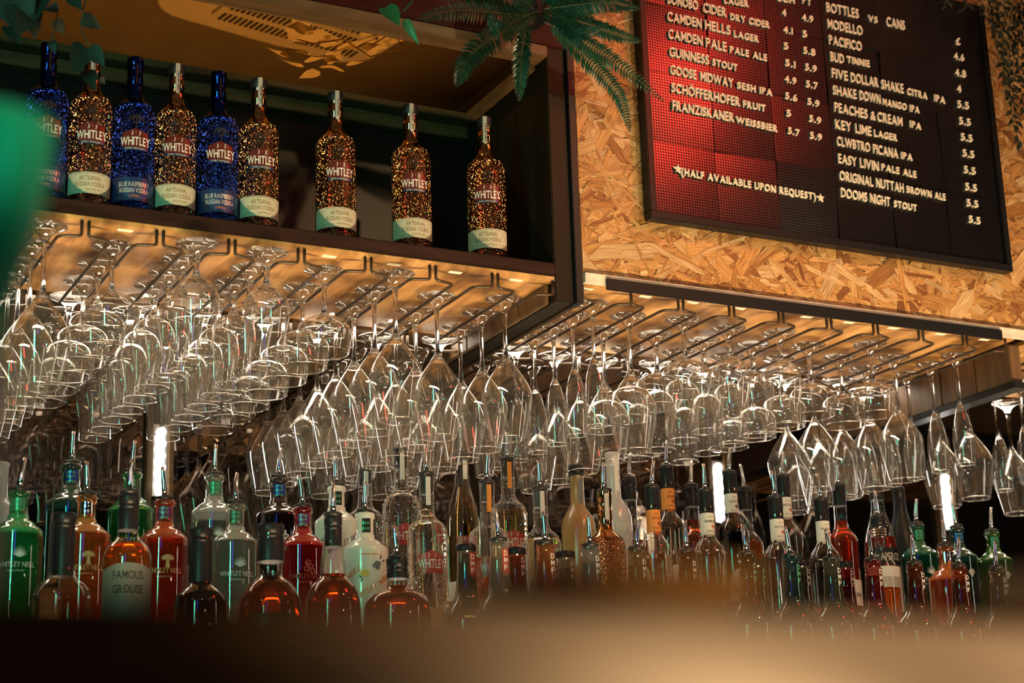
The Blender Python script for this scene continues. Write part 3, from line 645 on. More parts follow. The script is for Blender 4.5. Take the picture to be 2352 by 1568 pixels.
MT['redlabel'] = principled('brick_red_label', (.09, .012, .008), .3)
MT['redlabel2'] = principled('bright_red_label', (.34, .04, .02), .35)
MT['foilstrip'] = principled('silver_foil_strip', (.72, .70, .64), .3, metal=.6)
MT['orangestrip'] = principled('orange_foil_strip', (.65, .24, .05), .35, metal=.3)
MT['orangelabel'] = principled('orange_label', (.72, .25, .05), .5)
MT['bluelabel'] = principled('deep_blue_label', (.006, .022, .09), .35)
MT['gold'] = metal_emboss('copper_gold_embossed', (.50, .24, .11), 105, .06)
MT['goldplain'] = principled('copper_gold_smooth', (.55, .29, .13), .10, metal=1)
MT['blue'] = metal_emboss('cobalt_embossed', (.02, .06, .42), 105, .08)
MT['blueplain'] = principled('cobalt_smooth', (.012, .035, .25), .10, metal=1)
MT['blackcap'] = principled('black_cap', (.010, .010, .012), .38, spec=.28)
MT['jjclear'] = thin_glass('embossed_clear_glass', (.96, .95, .92), .05, 2.4, .02, emboss=105, edge=.9)
MT['clear'] = thin_glass('bottle_glass', (.95, .95, .92), .05, 2.6, edge=.9)
MT['spirit'] = solid_glass('clear_spirit', (.97, .95, .90), 0, 1.36)

def split(P, z):                           # lower and upper part of a profile cut at z
    lo = [p for p in P if p[1] < z]; hi = [p for p in P if p[1] > z]
    a, b = lo[-1], hi[0]; t = (z - a[1]) / (b[1] - a[1]); m = (a[0] + (b[0] - a[0]) * t, z)
    return lo + [m], [m] + hi
def shell(P, m, name='glass_body', key=None, n=36): return MB().add(lathe(closed(P), n)).mesh(name, m, sharp=1.1)

def vodka(x, Y, rot, blue, label, group):
    z = ZS + .0365
    t = thing('vodka_bottle', label, 'bottle', (x, Y, z), math.radians(-rot), group)
    lo, hi = split(P_JJ, .2075); ne, cp = split(hi, .286)
    k = 'b' if blue else 'g'
    link('bottle_body', cached(k + 'lo', lambda: MB().add(lathe(closed(lo), 40)).mesh('bottle_body', MT['blue'] if blue else MT['gold'], sharp=1.1)), t)
    link('neck', cached(k + 'hi', lambda: MB().add(lathe(ne, 32)).mesh('neck', MT['blueplain'] if blue else MT['goldplain'], sharp=1.1)), t)
    link('cap', cached(k + 'cap', lambda: MB().add(lathe(closed(cp), 28)).mesh('cap', MT['blueplain'] if blue else MT['blackcap'], sharp=1.1)), t)
    def strip():
        b = MB(); zs = [.2445, .247, .25, .27, .29, .3052]; ws = [.0, .17, .24, .26, .26, .26]
        v = []
        for q, a in zip(zs, ws):
            for s in (-1, 0, 1): v.append((.0157 * math.sin(s * a), -.0157 * math.cos(s * a), q))
        v += [(0.0157 * math.sin(s * .26), .008, .3055) for s in (-1, 0, 1)]
        f = [(3 * i + j, 3 * i + j + 1, 3 * i + 4 + j, 3 * i + 3 + j) for i in range(6) for j in (0, 1)]
        b.add((v, f)); return b.mesh('neck_strip', MT['blueplain'] if blue else MT['foilstrip'], smooth=False)
    s_ = link('neck_strip', cached(k + 'st', strip), t)
    link('lettering', cached(k + 'stt', lambda: MB().add([([(p[1] * 1 , -.0160, .252 + p[0]) for p in flat_text('FAMILY DISTILLERY', .0035, .038, .01, False)[0]]), flat_text('FAMILY DISTILLERY', .0035, .038, .01, False)[1]]).mesh('lettering', MT['ink'] if not blue else MT['goldplain'], False)), s_)
    def panel():
        return MB().add(band(.0387, .117, .150, -.62, .62, 20, lambda u: .1465 + .0085 * (1 - abs(2 * u - 1)))).mesh('brand_label', MT['redlabel'], smooth=True)
    pl = link('brand_label', cached('panel', panel), t)
    link('lettering', cached('whit', lambda: MB().add(wrap(flat_text('J \u00b7 J', .006, .016, .0), .0392, .1436)).add(wrap(flat_text('WHITLEY', .0155, .055, .008), .0392, .1225)).mesh('lettering', MT['whiteink'], False)), pl)
    link('brand_stripe', cached('stripe', lambda: MB().add(band(.0389, .1135, .1190, -.60, .60, 16)).mesh('brand_stripe', MT['bluelabel'])), t)
    link('lettering', cached('fam', lambda: MB().add(wrap(flat_text('FAMILY DISTILLERY', .003, .036, .02), .0394, .1148)).mesh('lettering', MT['cream'], False)), t)
    tree = MB()
    def br(p, a, l, d):
        q = (p[0] + l * math.sin(a), p[1] + l * math.cos(a)); wd = .0007 * d / 4 + .0002
        n = (math.cos(a) * wd, -math.sin(a) * wd)
        tree.add(wrap(([(p[0] - n[0], p[1] - n[1]), (p[0] + n[0], p[1] + n[1]), (q[0] + n[0] * .7, q[1] + n[1] * .7), (q[0] - n[0] * .7, q[1] - n[1] * .7)], [(0, 1, 2, 3)]), .0390, 0))
        if d > 0:
            for s in (-.6, .1, .65): br(q, a + s, l * .68, d - 1)
    def mk(): br((0, .153), 0, .011, 4); return tree.mesh('emblem', MT['ink'], False)
    link('emblem', cached('tree', mk), t)
    if not blue:
        bl = link('band_label', cached('cream', lambda: MB().add(band(.0387, .0205, .060, -1.45, 1.25, 28)).mesh('band_label', MT['cream'])), t)
        link('lettering', cached('art', lambda: MB().add(wrap(flat_text('ARTISANAL', .0085, .039, .012), .0391, .0445)).add(wrap(flat_text('RUSSIAN VODKA', .0085, .053, .012), .0391, .033)).mesh('lettering', MT['brownink'], False)), bl)
        link('lettering', cached('gold', lambda: MB().add(wrap(flat_text('Gold Filtered', .0052, .026, .0), .0391, .0252, .12)).add(wrap(flat_text('DISTILLED & BOTTLED IN RUSSIA', .0024, .055, .0), .0391, .0562)).add(band(.0391, .0262, .0268, -1.05, -.28, 8)).add(band(.0391, .0262, .0268, .5, 1.1, 8)).add(band(.0391, .0222, .0226, -1.3, 1.2, 20)).mesh('lettering', MT['brownink'], False)), bl)
    else:
        bl = link('band_label', cached('blueband', lambda: MB().add(band(.0387, .018, .062, -1.45, 1.25, 28)).mesh('band_label', MT['bluelabel'])), t)
        link('lettering', cached('ras', lambda: MB().add(wrap(flat_text('BLUE RASPBERRY', .0085, .056, .012), .0391, .0445)).add(wrap(flat_text('RUSSIAN VODKA', .0085, .053, .012), .0391, .033)).mesh('lettering', MT['foilstrip'], False)), bl)
        link('lettering', cached('rit', lambda: MB().add(wrap(flat_text('J J Whitley', .005, .02, 0), .0391, .0245)).mesh('lettering', MT['orangestrip'], False)), bl)
    return t
VB = [(.603, 1, 8, 'cobalt blue embossed vodka bottle half hidden beside the green tap handle'), (.681, 0, 8, 'copper embossed vodka bottle whose neck is covered by hanging vine leaves'), (.759, 1, 8, 'cobalt blue embossed vodka bottle standing right beside the vine-covered copper one'),
      (.836, 0, 8, 'copper embossed vodka bottle standing between the two uncovered blue ones'), (.916, 1, 8, 'cobalt blue embossed vodka bottle farthest along the shelf among the blue ones'), (.994, 0, 8, 'copper embossed vodka bottle ending the close row, touching the last blue one'),
      (1.148, 0, 8, 'first copper embossed vodka bottle standing apart, after the close row'), (1.304, 0, 12, 'copper embossed vodka bottle standing apart in the middle of three'), (1.466, 0, 24, 'copper embossed vodka bottle nearest the dark side panel of the cabinet')]
for x, bl, rot, lab in VB: vodka(x, 2.935, rot, bl, lab, 'vodka bottles on the display shelf')

def liquid(P, lvl, m, parent, inset=.0018):
    lo, _ = split(P, lvl); q = [(max(.001, r - inset), z + (.004 if i == 0 else 0)) for i, (r, z) in enumerate(lo)]
    q = [(q[0][0], .004)] + [(r, max(z, .006)) for r, z in q[1:]]
    return MB().add(lathe([(0, .004)] + q + [(0, lvl)], 32)).build('liquid', m, parent, sharp=1.0)

GRP = {'C': 'spirit bottles on the top step', 'B': 'spirit bottles on the middle step', 'A': 'bottles on the lowest step'}
YROW = {'A': 2.803, 'A2': 2.897, 'B': 3.04, 'C': 3.21}
ZROW = {'A': 1.3055, 'A2': 1.3055, 'B': 1.3855, 'C': 1.4655}
def place(row, px, py, name, label, rot=12, Y=None):
    p = at(px, py, Y or YROW[row]); z = ZROW[row]
    return thing(name, label, 'bottle', (p.x, p.y, z), math.radians(-rot), GRP[row[0]]), p.z - z

def jj(row, px, py, label, lvl=.8, gold=False, strip='foilstrip', liq='spirit', text=True, pour=True, Y=None):
    t, H = place(row, px, py, 'vodka_bottle', label, 12, Y); P = scaled(P_JJ, H); s = H / .305
    if gold:
        lo, hi = split(P, .2075 * s); MB().add(lathe(closed(lo), 36)).build('bottle_body', MT['gold'], t); MB().add(lathe(hi, 28)).build('neck', MT['goldplain'], t)
    else:
        link('bottle_body', shell(P, MT['jjclear'], 'bottle_body'), t); liquid(P, lvl * H, MT[liq], t)
        MB().add(lathe([(0, .268 * s), (.0135, .268 * s), (.0135, H - .001), (0, H - .001)], 20)).build('stopper', MT['blackcap'], t)
    MB().add(band(.0158, .245 * s, .300 * s, -.30, .30, 6)).build('neck_strip', MT[strip], t)
    if text:
        pl = MB().add(band(.0388, .112 * s, .150 * s, -.62, .62, 16, lambda u: (.1465 + .0085 * (1 - abs(2 * u - 1))) * s)).build('brand_label', MT['redlabel2'], t)
        text_part(pl, 'lettering', [('J \u00b7 J', .1436 * s, .006, .016, 0, 0), ('WHITLEY', .1215 * s, .0165, .052, 0, 0)], .0388, MT['whiteink'])
    if pour: pourer(t, H, px)
    return t

WNM = {}
def wn_mats(col, glow):
    k = (col, glow)
    if k not in WNM:
        WNM[k] = (thin_glass('tinted_glass_%d' % len(WNM), tuple(min(1, c * .75 + .25) for c in col), .06, 2.4, .03, gloss=(1, 1, 1), haze=.13, hazecol=col), solid_glass('tinted_spirit_%d' % len(WNM), tuple(c * .7 for c in col), .02, 1.36, glow * .16, col), thin_glass('shoulder_glow_tint_%d' % len(WNM), tuple(min(1, c * .75 + .25) for c in col), .06, 2.4, .03, haze=.25 + .6 * glow, hazecol=tuple(min(1, c * 1.1 + .05) for c in col)))  # third material paints the shoulder's glow in as a hazier, lighter tint
    return WNM[k]
def flower(R, z, th, kind):
    b = MB()
    if kind == 'tree':
        for i in range(26):
            a = PI * i / 25; rr = .0055
            b.add(wrap(([(rr * math.cos(a) * 1.9 * q + .0016 * math.cos(k * PI / 3), .006 + rr * math.sin(a) * 1.5 * q + .0016 * math.sin(k * PI / 3)) for k in range(6)], [tuple(range(6))]), R, z, th)) if (q := (.45, .75, 1.0)[i % 3]) else None
        b.add(wrap(([(-.004, -.008), (.004, -.008), (.0018, .008), (-.0018, .008)], [(0, 1, 2, 3)]), R, z, th))
    elif kind == 'grape':
        for i, (x, y) in enumerate([(0, 0), (-.003, .0045), (.003, .0045), (-.006, .009), (0, .009), (.006, .009), (-.003, .0135), (.003, .0135)]):
            b.add(wrap(([(x + .0027 * math.cos(k * PI / 4), y + .0027 * math.sin(k * PI / 4)) for k in range(8)], [tuple(range(8))]), R, z, th))
    elif kind == 'agave':
        for i in range(11):
            a = -1.2 + 2.4 * i / 10; l = .020 * (1 - .25 * abs(a)); q = (l * math.sin(a), l * math.cos(a)); n = (math.cos(a) * .0014, -math.sin(a) * .0014)
            b.add(wrap(([(-n[0], -n[1]), (n[0], n[1]), q], [(0, 1, 2)]), R, z, th))
    else:
        for cx_, cz_ in ((-.004, 0), (.004, .004), (-.001, .011), (.007, -.004)):
            for i in range(5):
                a = i * 1.2566 + cx_ * 300
                b.add(wrap(([(cx_ + .0042 * math.sin(a) + .0022 * math.cos(k * PI / 3), cz_ + .0042 * math.cos(a) + .0026 * math.sin(k * PI / 3)) for k in range(6)], [tuple(range(6))]), R, z, th))
    return b
def wn(row, px, py, label, col, lvl=.70, glow=.35, kind='tree', neckcol='chrome', text=True, opaque=False, printm='whiteink', pour=True):
    t, H = place(row, px, py, 'gin_bottle', label); P = scaled(P_WN, H); s = H / .235
    if opaque:
        MB().add(lathe(closed(P), 36)).build('bottle_body', MT['ceramic'], t, sharp=1.1)
        MB().add(band(.0158, .194 * s, .226 * s, -.55, .55, 8)).build('neck_label', MT['blackcap'], t)
        text_part(t, 'lettering', [('\u00f8\u00f8\u00f8', .199 * s, .008, .014, -.1, 0), ('\u00f8\u00f8\u00f8', .210 * s, .008, .014, -.1, 0)], .0159, MT['greenprint'])
    else:
        g, l, glow_m = wn_mats(col, glow); me = shell(P, g, 'bottle_body'); me.materials.append(glow_m); link('bottle_body', me, t); liquid(P, lvl * H, l, t)
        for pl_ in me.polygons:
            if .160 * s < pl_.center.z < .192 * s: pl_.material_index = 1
        MB().add(band(.0157, .194 * s, .221 * s, -.8, .8, 12)).build('neck_label', MT[neckcol], t)
        text_part(t, 'lettering', [('\u00f8\u00a4\u00f8', .197 * s, .007, .016, -.1, 0), ('\u00a4\u00f8\u00a4', .206 * s, .007, .016, -.1, 0), ('\u00f8\u00a4\u00f8', .2145 * s, .006, .016, -.1, 0)], .0158, MT['ink'] if neckcol in ('chrome',) else MT['greenprint'])
        flower(.0437, .112 * s, .12, kind).build('emblem', MT[printm], t, smooth=False)
        if text: text_part(t, 'lettering', [('WHITLEY NEILL', .094 * s, .0085, .064, 0, 0), ('HANDCRAFTED GIN', .086 * s, .003, .028, 0, 0)], .0437, MT[printm])
    if pour: pourer(t, H, px)
    return t, s
MT['ceramic'] = principled('white_glazed_glass', (.74, .71, .64), .18, coat=.4)
MT['greenprint'] = principled('green_foil_print', (.12, .45, .22), .3, metal=.4)
MT['orangeprint'] = principled('orange_print', (.75, .22, .03), .5)
MT['greyprint'] = principled('grey_print', (.14, .15, .19), .5)
MT['tanprint'] = principled('copper_print', (.70, .38, .16), .4)
MT['patneck'] = principled('patterned_neck_foil', (.03, .07, .05), .35)
MT['blueneck'] = principled('blue_neck_foil', (.02, .05, .30), .25, metal=.5)
MT['purpleneck'] = principled('purple_neck_foil', (.12, .02, .14), .3, metal=.4)
MT['greenneck'] = principled('green_neck_foil', (.04, .22, .12), .3, metal=.4)

# top step
wn('C', 165, 1065, 'dark green gin bottle with a blue foil neck, standing highest beside the tap handle', (.05, .22, .16), .62, .1, 'grape', 'blueneck', False)
wn('C', 304, 1085, 'bright green gin bottle with a black lace neck and white grape print', (.05, .55, .16), .72, .35, 'grape', 'patneck')
wn('C', 493, 1092, 'clear gin bottle with a pale green lace neck in front of dark mirror', (.72, .74, .68), .60, .12, 'agave', 'greenneck')
wn('C', 640, 1098, 'near-black gin bottle with a blue neck and white iris print', (.05, .012, .03), .74, .05, 'iris', 'blueneck')
tW, sW = wn('C', 773, 1117, 'white glazed gin bottle with grey slanted lettering, behind the fruit-printed one', (1, 1, 1), opaque=True)
text_part(tW, 'lettering', [('WHITLEY NEILL', .11 * sW, .011, .075, .25, .55), ('NEILL', .115 * sW, .011, .03, -.75, .55)], .0435, MT['greyprint'])
jj('C', 838, 1080, 'clear embossed vodka bottle with black stopper behind the fruit-printed white gin', .72, text=False, Y=3.31, pour=False)
jj('C', 920, 1036, 'tall clear embossed vodka bottle with a green-tinged neck strip', .83, strip='foilstrip')
jj('C', 963, 1092, 'amber-filled embossed bottle peeping out behind the nearest clear vodka', .7, strip='orangestrip', liq='amber', text=False) if False else None
def plain(row, px, py, P, name, label, glass, liq=None, lvl=.7, pour=True, cap=None, rot=12, Y=None):
    t, H = place(row, px, py, name, label, rot, Y); Q = scaled(P, H)
    link('bottle_body', shell(Q, glass, 'bottle_body'), t)
    if liq: liquid(Q, lvl * H, liq, t)
    if cap: MB().add(lathe([(0, H - cap), (Q[-3][0] + .001, H - cap)] + [(Q[-3][0] + rr, H - zz) for rr, zz in ((.0012, min(cap * .9, .026)), (.0004, .0245), (.0004, .0225), (.0014, .0215), (.0014, .0185), (.0004, .0175), (.0004, .0155), (.0014, .0145), (.0016, .001)) if zz < cap] + [(Q[-3][0], H + .001), (0, H + .001)], 24)).build('cap', MT['blackcap'], t, sharp=.8)
    if pour: pourer(t, H + (.001 if cap else 0), px)
    return t, H, Q
AMBER = solid_glass('amber_spirit', (.85, .36, .08), 0, 1.36, .12, (.8, .3, .06)); STRAW = solid_glass('straw_spirit', (.95, .80, .48), 0, 1.36)
RUM = solid_glass('dark_rum', (.55, .14, .03), 0, 1.36, .12, (.5, .12, .02)); RED = solid_glass('red_liqueur', (.75, .13, .03), 0, 1.36, .15, (.7, .1, .02))
DARK = solid_glass('violet_liqueur', (.06, .02, .05), .02, 1.4, .05)
t, H, Q = plain('C', 1060, 1042, P_TW, 'vodka_bottle', 'smooth sloping straw-coloured bottle with a white neck strip', MT['clear'], STRAW, .79, cap=.018, Y=3.35)
MB().add(band(.0160, H - .058, H - .004, -.1, .55, 6)).build('neck_strip', MT['whitepaper'], t)
pl = MB().add(band(.0386, .125, .165, -.62, .62, 16)).build('brand_label', MT['redlabel2'], t); text_part(pl, 'lettering', [('J \u00b7 J', .1565, .006, .016, 0, 0), ('WHITLEY', .132, .0165, .052, 0, 0)], .0386, MT['whiteink'])
MB().add(band(.0386, .01, .07, -1.2, 1.2, 20)).build('band_label', MT['whitepaper'], t)
jj('C', 1165, 1058, 'clear embossed vodka bottle with an orange neck strip, tall at the back', .70, strip='orangestrip', liq='straw') if False else None
MT['straw'] = STRAW; MT['amber'] = AMBER
jj('C', 1165, 1058, 'tall embossed vodka bottle with a copper neck strip, behind the white-necked front bottle', .66, strip='orangestrip', liq='straw')
FROST = thin_glass('frosted_tan_glass', (.8, .62, .35), .06, 2.5, .25, haze=.62, hazecol=(.62, .42, .18)); FROSTW = thin_glass('frosted_white_glass', (.9, .9, .9), .06, 2.5, .25, haze=.68, hazecol=(.72, .72, .72))
t, H, Q = plain('C', 1323, 1070, P_BV, 'vodka_bottle', 'round-shouldered frosted tan bottle with a small red seal', FROST, None, pour=False, cap=.022)
MB().add(wrap(([(.009 * math.cos(k * PI / 10), .009 * math.sin(k * PI / 10)) for k in range(20)], [tuple(range(20))]), .0371, .125, .25)).build('seal', MT['redlabel2'], t, smooth=False)
MB().add(band(.0153, H - .085, H - .03, -.1, .5, 6)).build('neck_strip', MT['greyprint'], t)
t, H, Q = plain('C', 1405, 1040, P_BV, 'vodka_bottle', 'tall frosted white bottle with a bare tree etched on it', FROSTW, None, pour=False)
MB().add(band(.0153, H - .085, H - .002, -.05, .62, 6)).build('neck_strip', MT['whitepaper'], t)
tr_ = MB()
def br2(p, a, l, d):
    q = (p[0] + l * math.sin(a), p[1] + l * math.cos(a)); wd = .0003 + .00022 * d; n = (math.cos(a) * wd, -math.sin(a) * wd)
    tr_.add(wrap(([(p[0] - n[0], p[1] - n[1]), (p[0] + n[0], p[1] + n[1]), (q[0] + n[0] * .7, q[1] + n[1] * .7), (q[0] - n[0] * .7, q[1] - n[1] * .7)], [(0, 1, 2, 3)]), .0374, 0, .35))
    if d > 0:
        for s in (-.55, .15, .6): br2(q, a + s, l * .74, d - 1)
br2((0, .10), 0, .03, 4); tr_.build('etched_tree', MT['whiteink'], t, smooth=False)
MB().add(band(.0372, .015, .085, -.8, 1.2, 16)).build('front_label', MT['whitepaper'], t)

def giff(row, px, py, label, words, labm='whitepaper', liq=None, lvl=.55, body=None, blob=(.45, .10, .03), bottom=None, Y=None):
    t, H = place(row, px, py, 'liqueur_bottle', label, 10, Y); P = scaled(P_GF, H); s = H / .314
    link('bottle_body', shell(P, body or MT['clear'], 'bottle_body'), t)
    if liq: liquid(P, lvl * H, liq, t)
    cap = [(.0149, .268 * s), (.0150, .290 * s)]
    for k in range(4): cap += [(.0156, (.292 + .0055 * k) * s), (.0156, (.295 + .0055 * k) * s), (.0149, (.2955 + .0055 * k) * s), (.0149, (.297 + .0055 * k) * s)]
    cap = [(0, .268 * s)] + cap + [(.0149, H + .0005), (0, H + .0005)]
    c = MB().add(lathe(cap, 28)).build('cap', MT['blackcap'], t, sharp=.8)
    if words:
        text_part(c, 'lettering', [('E.Giffard', .2745 * s, .0062, .0235, .1, .18)], .0151, MT['goldplain'])
        nl = MB().add(band(.0147, .222 * s, .268 * s, -2.9, 2.9, 24)).build('neck_label', MT[labm], t)
        text_part(nl, 'lettering', [(words, .2475 * s, .0052, min(.026, .0042 * len(words)), .1, 0), ('LIQUEUR', .2585 * s, .0022, .01, .1, 0), ('SPECIALITE', .2285 * s, .0026, .018, .1, 0)], .0148, MT['ink'])
        MB().add(wrap(([(.0042 * math.cos(k * PI / 6), .0036 * math.sin(k * PI / 6)) for k in range(12)], [tuple(range(12))]), .0150, .2395 * s, .45)).add(wrap(([(.003 * math.cos(k * PI / 6), .003 * math.sin(k * PI / 6)) for k in range(12)], [tuple(range(12))]), .0150, .2375 * s, .72)).build('fruit_print', principled('fruit_print', blob, .5), nl, smooth=False)
    if bottom:
        fl = MB().add(band(.0351, .03, .088, -.9, .9, 16, (lambda u: .05 + .052 * math.sqrt(max(0, 1 - (2 * u - 1) ** 2))) if bottom == 'G' else None)).build('front_label', MT['whitepaper'], t)
        text_part(fl, 'lettering', [('GIFFARD' if bottom == 'G' else bottom, .05, .008, .04, .1, 0)], .0352, MT['ink'])
    pourer(t, H, px); return t
giff('C', 1530, 1075, 'orange-labelled cocoa liqueur bottle standing behind its twin, on the top step', 'CACAO', 'orangelabel', MT['spirit'], .58, bottom='G', blob=(.22, .06, .02))
giff('C', 1675, 1088, 'near-black violet liqueur bottle with a white neck label', 'VIOLETTE', liq=DARK, lvl=.66, body=thin_glass('dark_bottle_glass', (.25, .2, .25), .06, 2.5), bottom='G', blob=(.05, .03, .05))
giff('C', 1798, 1097, 'clear fruit liqueur bottle with a white neck label, behind the passion-fruit one', 'FRUIT DE LA', liq=MT['spirit'], lvl=.5, blob=(.4, .06, .04))
t = giff('C', 1925, 1118, 'orange-red liqueur bottle with a torn white body label', '', liq=RED, lvl=.74, bottom='FLEUR DE SUREAU')
plain('C', 1445, 1102, P_GF, 'liqueur_bottle', 'dim dark-capped red liqueur bottle beside the frosted white bottle', MT['clear'], RED, .55, cap=.045, Y=3.30)
plain('C', 1587, 1118, P_GF, 'liqueur_bottle', 'dim black-capped brown bottle between cocoa and raspberry liqueurs', MT['clear'], RUM, .75, cap=.045, Y=3.30)
plain('C', 1710, 1126, P_GF, 'liqueur_bottle', 'dim black-capped amber bottle behind the violet liqueur', MT['clear'], AMBER, .6, cap=.045, Y=3.30)
t, H, Q = plain('C', 2012, 1120, P_TW, 'aperitif_bottle', 'orange aperitif bottle with a black band label, behind the white-shouldered bottle', MT['clear'], RED, .62, cap=.03)
pl = MB().add(band(.0388, .125, .165, -1.2, 1.2, 20)).build('band_label', MT['blackcap'], t); text_part(pl, 'lettering', [('APEROL', .136, .017, .05, .1, 0)], .0388, MT['whiteink']); MB().add(band(.0388, .02, .123, -1.2, 1.2, 20)).build('front_label', MT['whitepaper'], t)
plain('C', 2062, 1118, P_TW, 'wine_bottle', 'tall matt black bottle beside the aperitif bottle', MT['blackcap'], None, pour=False, Y=3.32)
wn('C', 2105, 1205, 'teal green gin bottle with a white leaf print near the far light strip', (.02, .38, .22), .66, .25, 'agave', 'greenneck')
wn('C', 2196, 1212, 'dark teal gin bottle with a blue neck in front of the far light strip', (.03, .22, .18), .62, .1, 'grape', 'blueneck', False)
wn('C', 2278, 1222, 'dark bottle-green gin with a lime shoulder at the far end', (.10, .45, .08), .70, .2, 'grape', 'greenneck', False)
# middle step
t, H, Q = plain('C', 2, 1062, P_BV, 'vodka_bottle', 'frosted white bottle half hidden behind the tap handle', FROSTW, None, pour=False)
wn('B', 45, 1128, 'mint green gin bottle beside the tap handle', (.06, .62, .25), .66, .45, 'agave', 'greenneck')
wn('B', 200, 1138, 'pale orange gin bottle with a copper tree print', (.95, .42, .10), .70, .45, 'tree', 'chrome', True, printm='tanprint')
wn('B', 378, 1148, 'red-orange gin bottle with a purple neck and copper tree print', (.85, .16, .03), .72, .4, 'tree', 'purpleneck', True, printm='tanprint')
wn('B', 541, 1158, 'clear gin bottle with a white agave print and dark lace neck', (.75, .76, .70), .69, .18, 'agave', 'patneck')
wn('B', 695, 1165, 'crimson gin bottle with a faint red flower print', (.75, .03, .03), .67, .4, 'iris', 'purpleneck', True, printm='redlabel2')
tW, sW = wn('B', 838, 1178, 'white glazed gin bottle printed with fruit and orange slanted lettering', (1, 1, 1), opaque=True)
text_part(tW, 'lettering', [('WHITLEY NEILL', .078 * sW, .011, .085, .12, .62), ('NEILL', .108 * sW, .011, .030, -.70, .62), ('LIMITED EDITION', .146 * sW, .003, .045, .1, 0)], .0435, MT['orangeprint'])
fb = MB()
for x, y in ((.004, .120), (.010, .117), (.008, .125), (.013, .124)): fb.add(wrap(([(x + .0045 * math.cos(k * PI / 5), y + .0045 * math.sin(k * PI / 5)) for k in range(10)], [tuple(range(10))]), .0437, 0, .15))
for x, y, a in ((.014, .131, .5), (.019, .128, 1.2), (-.02, .095, -.6), (-.022, .088, .2)): fb.add(wrap(([(x, y), (x + .006 * math.sin(a + .4), y + .006 * math.cos(a + .4)), (x + .011 * math.sin(a), y + .011 * math.cos(a)), (x + .006 * math.sin(a - .4), y + .006 * math.cos(a - .4))], [(0, 1, 2, 3)]), .0437, 0, .15))
o = fb.build('fruit_print', MT['greyprint'], tW, smooth=False); o['kind'] = 'stuff'
MB().add(wrap(([(-.013 + .0095 * math.cos(k * PI / 8), .106 + .0065 * math.sin(k * PI / 8)) for k in range(16)], [tuple(range(16))]), .0437, 0, .1)).build('lemon_print', principled('lemon_print', (.80, .52, .10), .5), tW, smooth=False)
jj('B', 979, 1092, 'clear embossed vodka bottle with red label, nearest and brightest of its kind', .78)
jj('B', 1118, 1110, 'embossed vodka bottle with an orange neck strip and orange lower half', .50, strip='orangestrip', liq='amber')
jj('B', 1240, 1125, 'clear embossed vodka bottle with a silver neck strip, between copper-strip and frosted tan bottles', .66, text=False)
jj('B', 1387, 1130, 'copper metal-coated vodka bottle in front of the frosted white one', gold=True, text=False)
giff('B', 1497, 1122, 'orange-labelled cocoa liqueur bottle on the middle step, in front of its twin', 'CACAO', 'orangelabel', MT['spirit'], .1 + .45, blob=(.22, .06, .02))
giff('B', 1620, 1130, 'clear raspberry liqueur bottle with a white neck label', 'FRAMBOISE', liq=MT['spirit'], lvl=.60, blob=(.55, .16, .04))
giff('B', 1780, 1145, 'passion-fruit liqueur bottle with a little orange liquid left', 'FRUIT DE LA P', liq=RED, lvl=.21, blob=(.4, .06, .04))
giff('B', 1885, 1150, 'peach liqueur bottle with a little amber liquid left', 'PECHE DE V', liq=AMBER, lvl=.25, blob=(.65, .10, .04))
t, H, Q = plain('B', 2015, 1190, P_BV, 'liqueur_bottle', 'clear bottle with a ribbed steel collar, white shoulder and amber content', MT['clear'], AMBER, .45, cap=.02)
MB().add(band(.0370, .17 * H / .32, .195 * H / .32, -1.4, 1.4, 20)).build('shoulder_label', MT['whitepaper'], t)
for k in range(3): MB().add(ring(.0155, .0018, H - .026 - .006 * k, 24, 6)).build('collar_ring', MT['steel'], t)
wn('B', 2170, 1255, 'orange gin bottle near the far end of the middle step', (.85, .28, .05), .66, .4, 'tree', 'chrome', False, printm='tanprint')

# lowest step
def smoothP(p): return smooth_prof(p, 3)
t, H, Q = plain('A', 150, 1180, [(.040, 0), (.045, .004), (.045, .11), (.043, .125), (.035, .137), (.022, .150), (.0165, .170), (.0150, .20), (.0160, .22), (.0165, .265), (.014, .27)], 'whisky_bottle', 'clear long-necked bottle with a flared shoulder at the dark end of the lowest step', MT['clear'], None, pour=False, cap=.10)
t, H, Q = plain('A', 297, 1137, [(.034, 0), (.0385, .004), (.039, .01), (.039, .165), (.0375, .18), (.031, .193), (.0205, .203), (.0165, .213), (.0155, .225), (.0155, .280), (.014, .282)], 'whisky_bottle', 'whisky bottle with a black neck and grey FAMOUS label', MT['clear'], AMBER, .70, cap=.058)
fl = MB().add(band(.0397, .04, .148, -1.3, 1.3, 20, lambda u: .148 - .012 * abs(2 * u - 1) ** 2)).build('front_label', principled('grey_label', (.16, .15, .13), .6), t); text_part(fl, 'lettering', [('FAMOUS', .122, .013, .05, 0, 0), ('GROUSE', .10, .013, .05, 0, 0)], .0398, MT['ink'])
plain('A', 463, 1215, [(.038, 0), (.0425, .004), (.043, .01), (.043, .10), (.041, .112), (.033, .124), (.022, .132), (.0185, .14), (.0180, .2), (.0190, .235), (.016, .237)], 'liqueur_bottle', 'black glass bottle with a broad black neck and green glint', thin_glass('black_glass', (.03, .04, .04), .08, 2.2), DARK, .5, pour=False, cap=.09)
t, H, Q = plain('A', 622, 1206, smoothP([(.040, 0), (.050, .01), (.054, .04), (.053, .075), (.048, .10), (.038, .118), (.026, .128), (.0205, .133), (.0195, .142), (.0205, .155), (.0215, .165), (.022, .21), (.020, .214)]), 'whisky_bottle', 'round amber bottle with a thick dark stopper', MT['clear'], RUM, .58, pour=False, cap=.062)
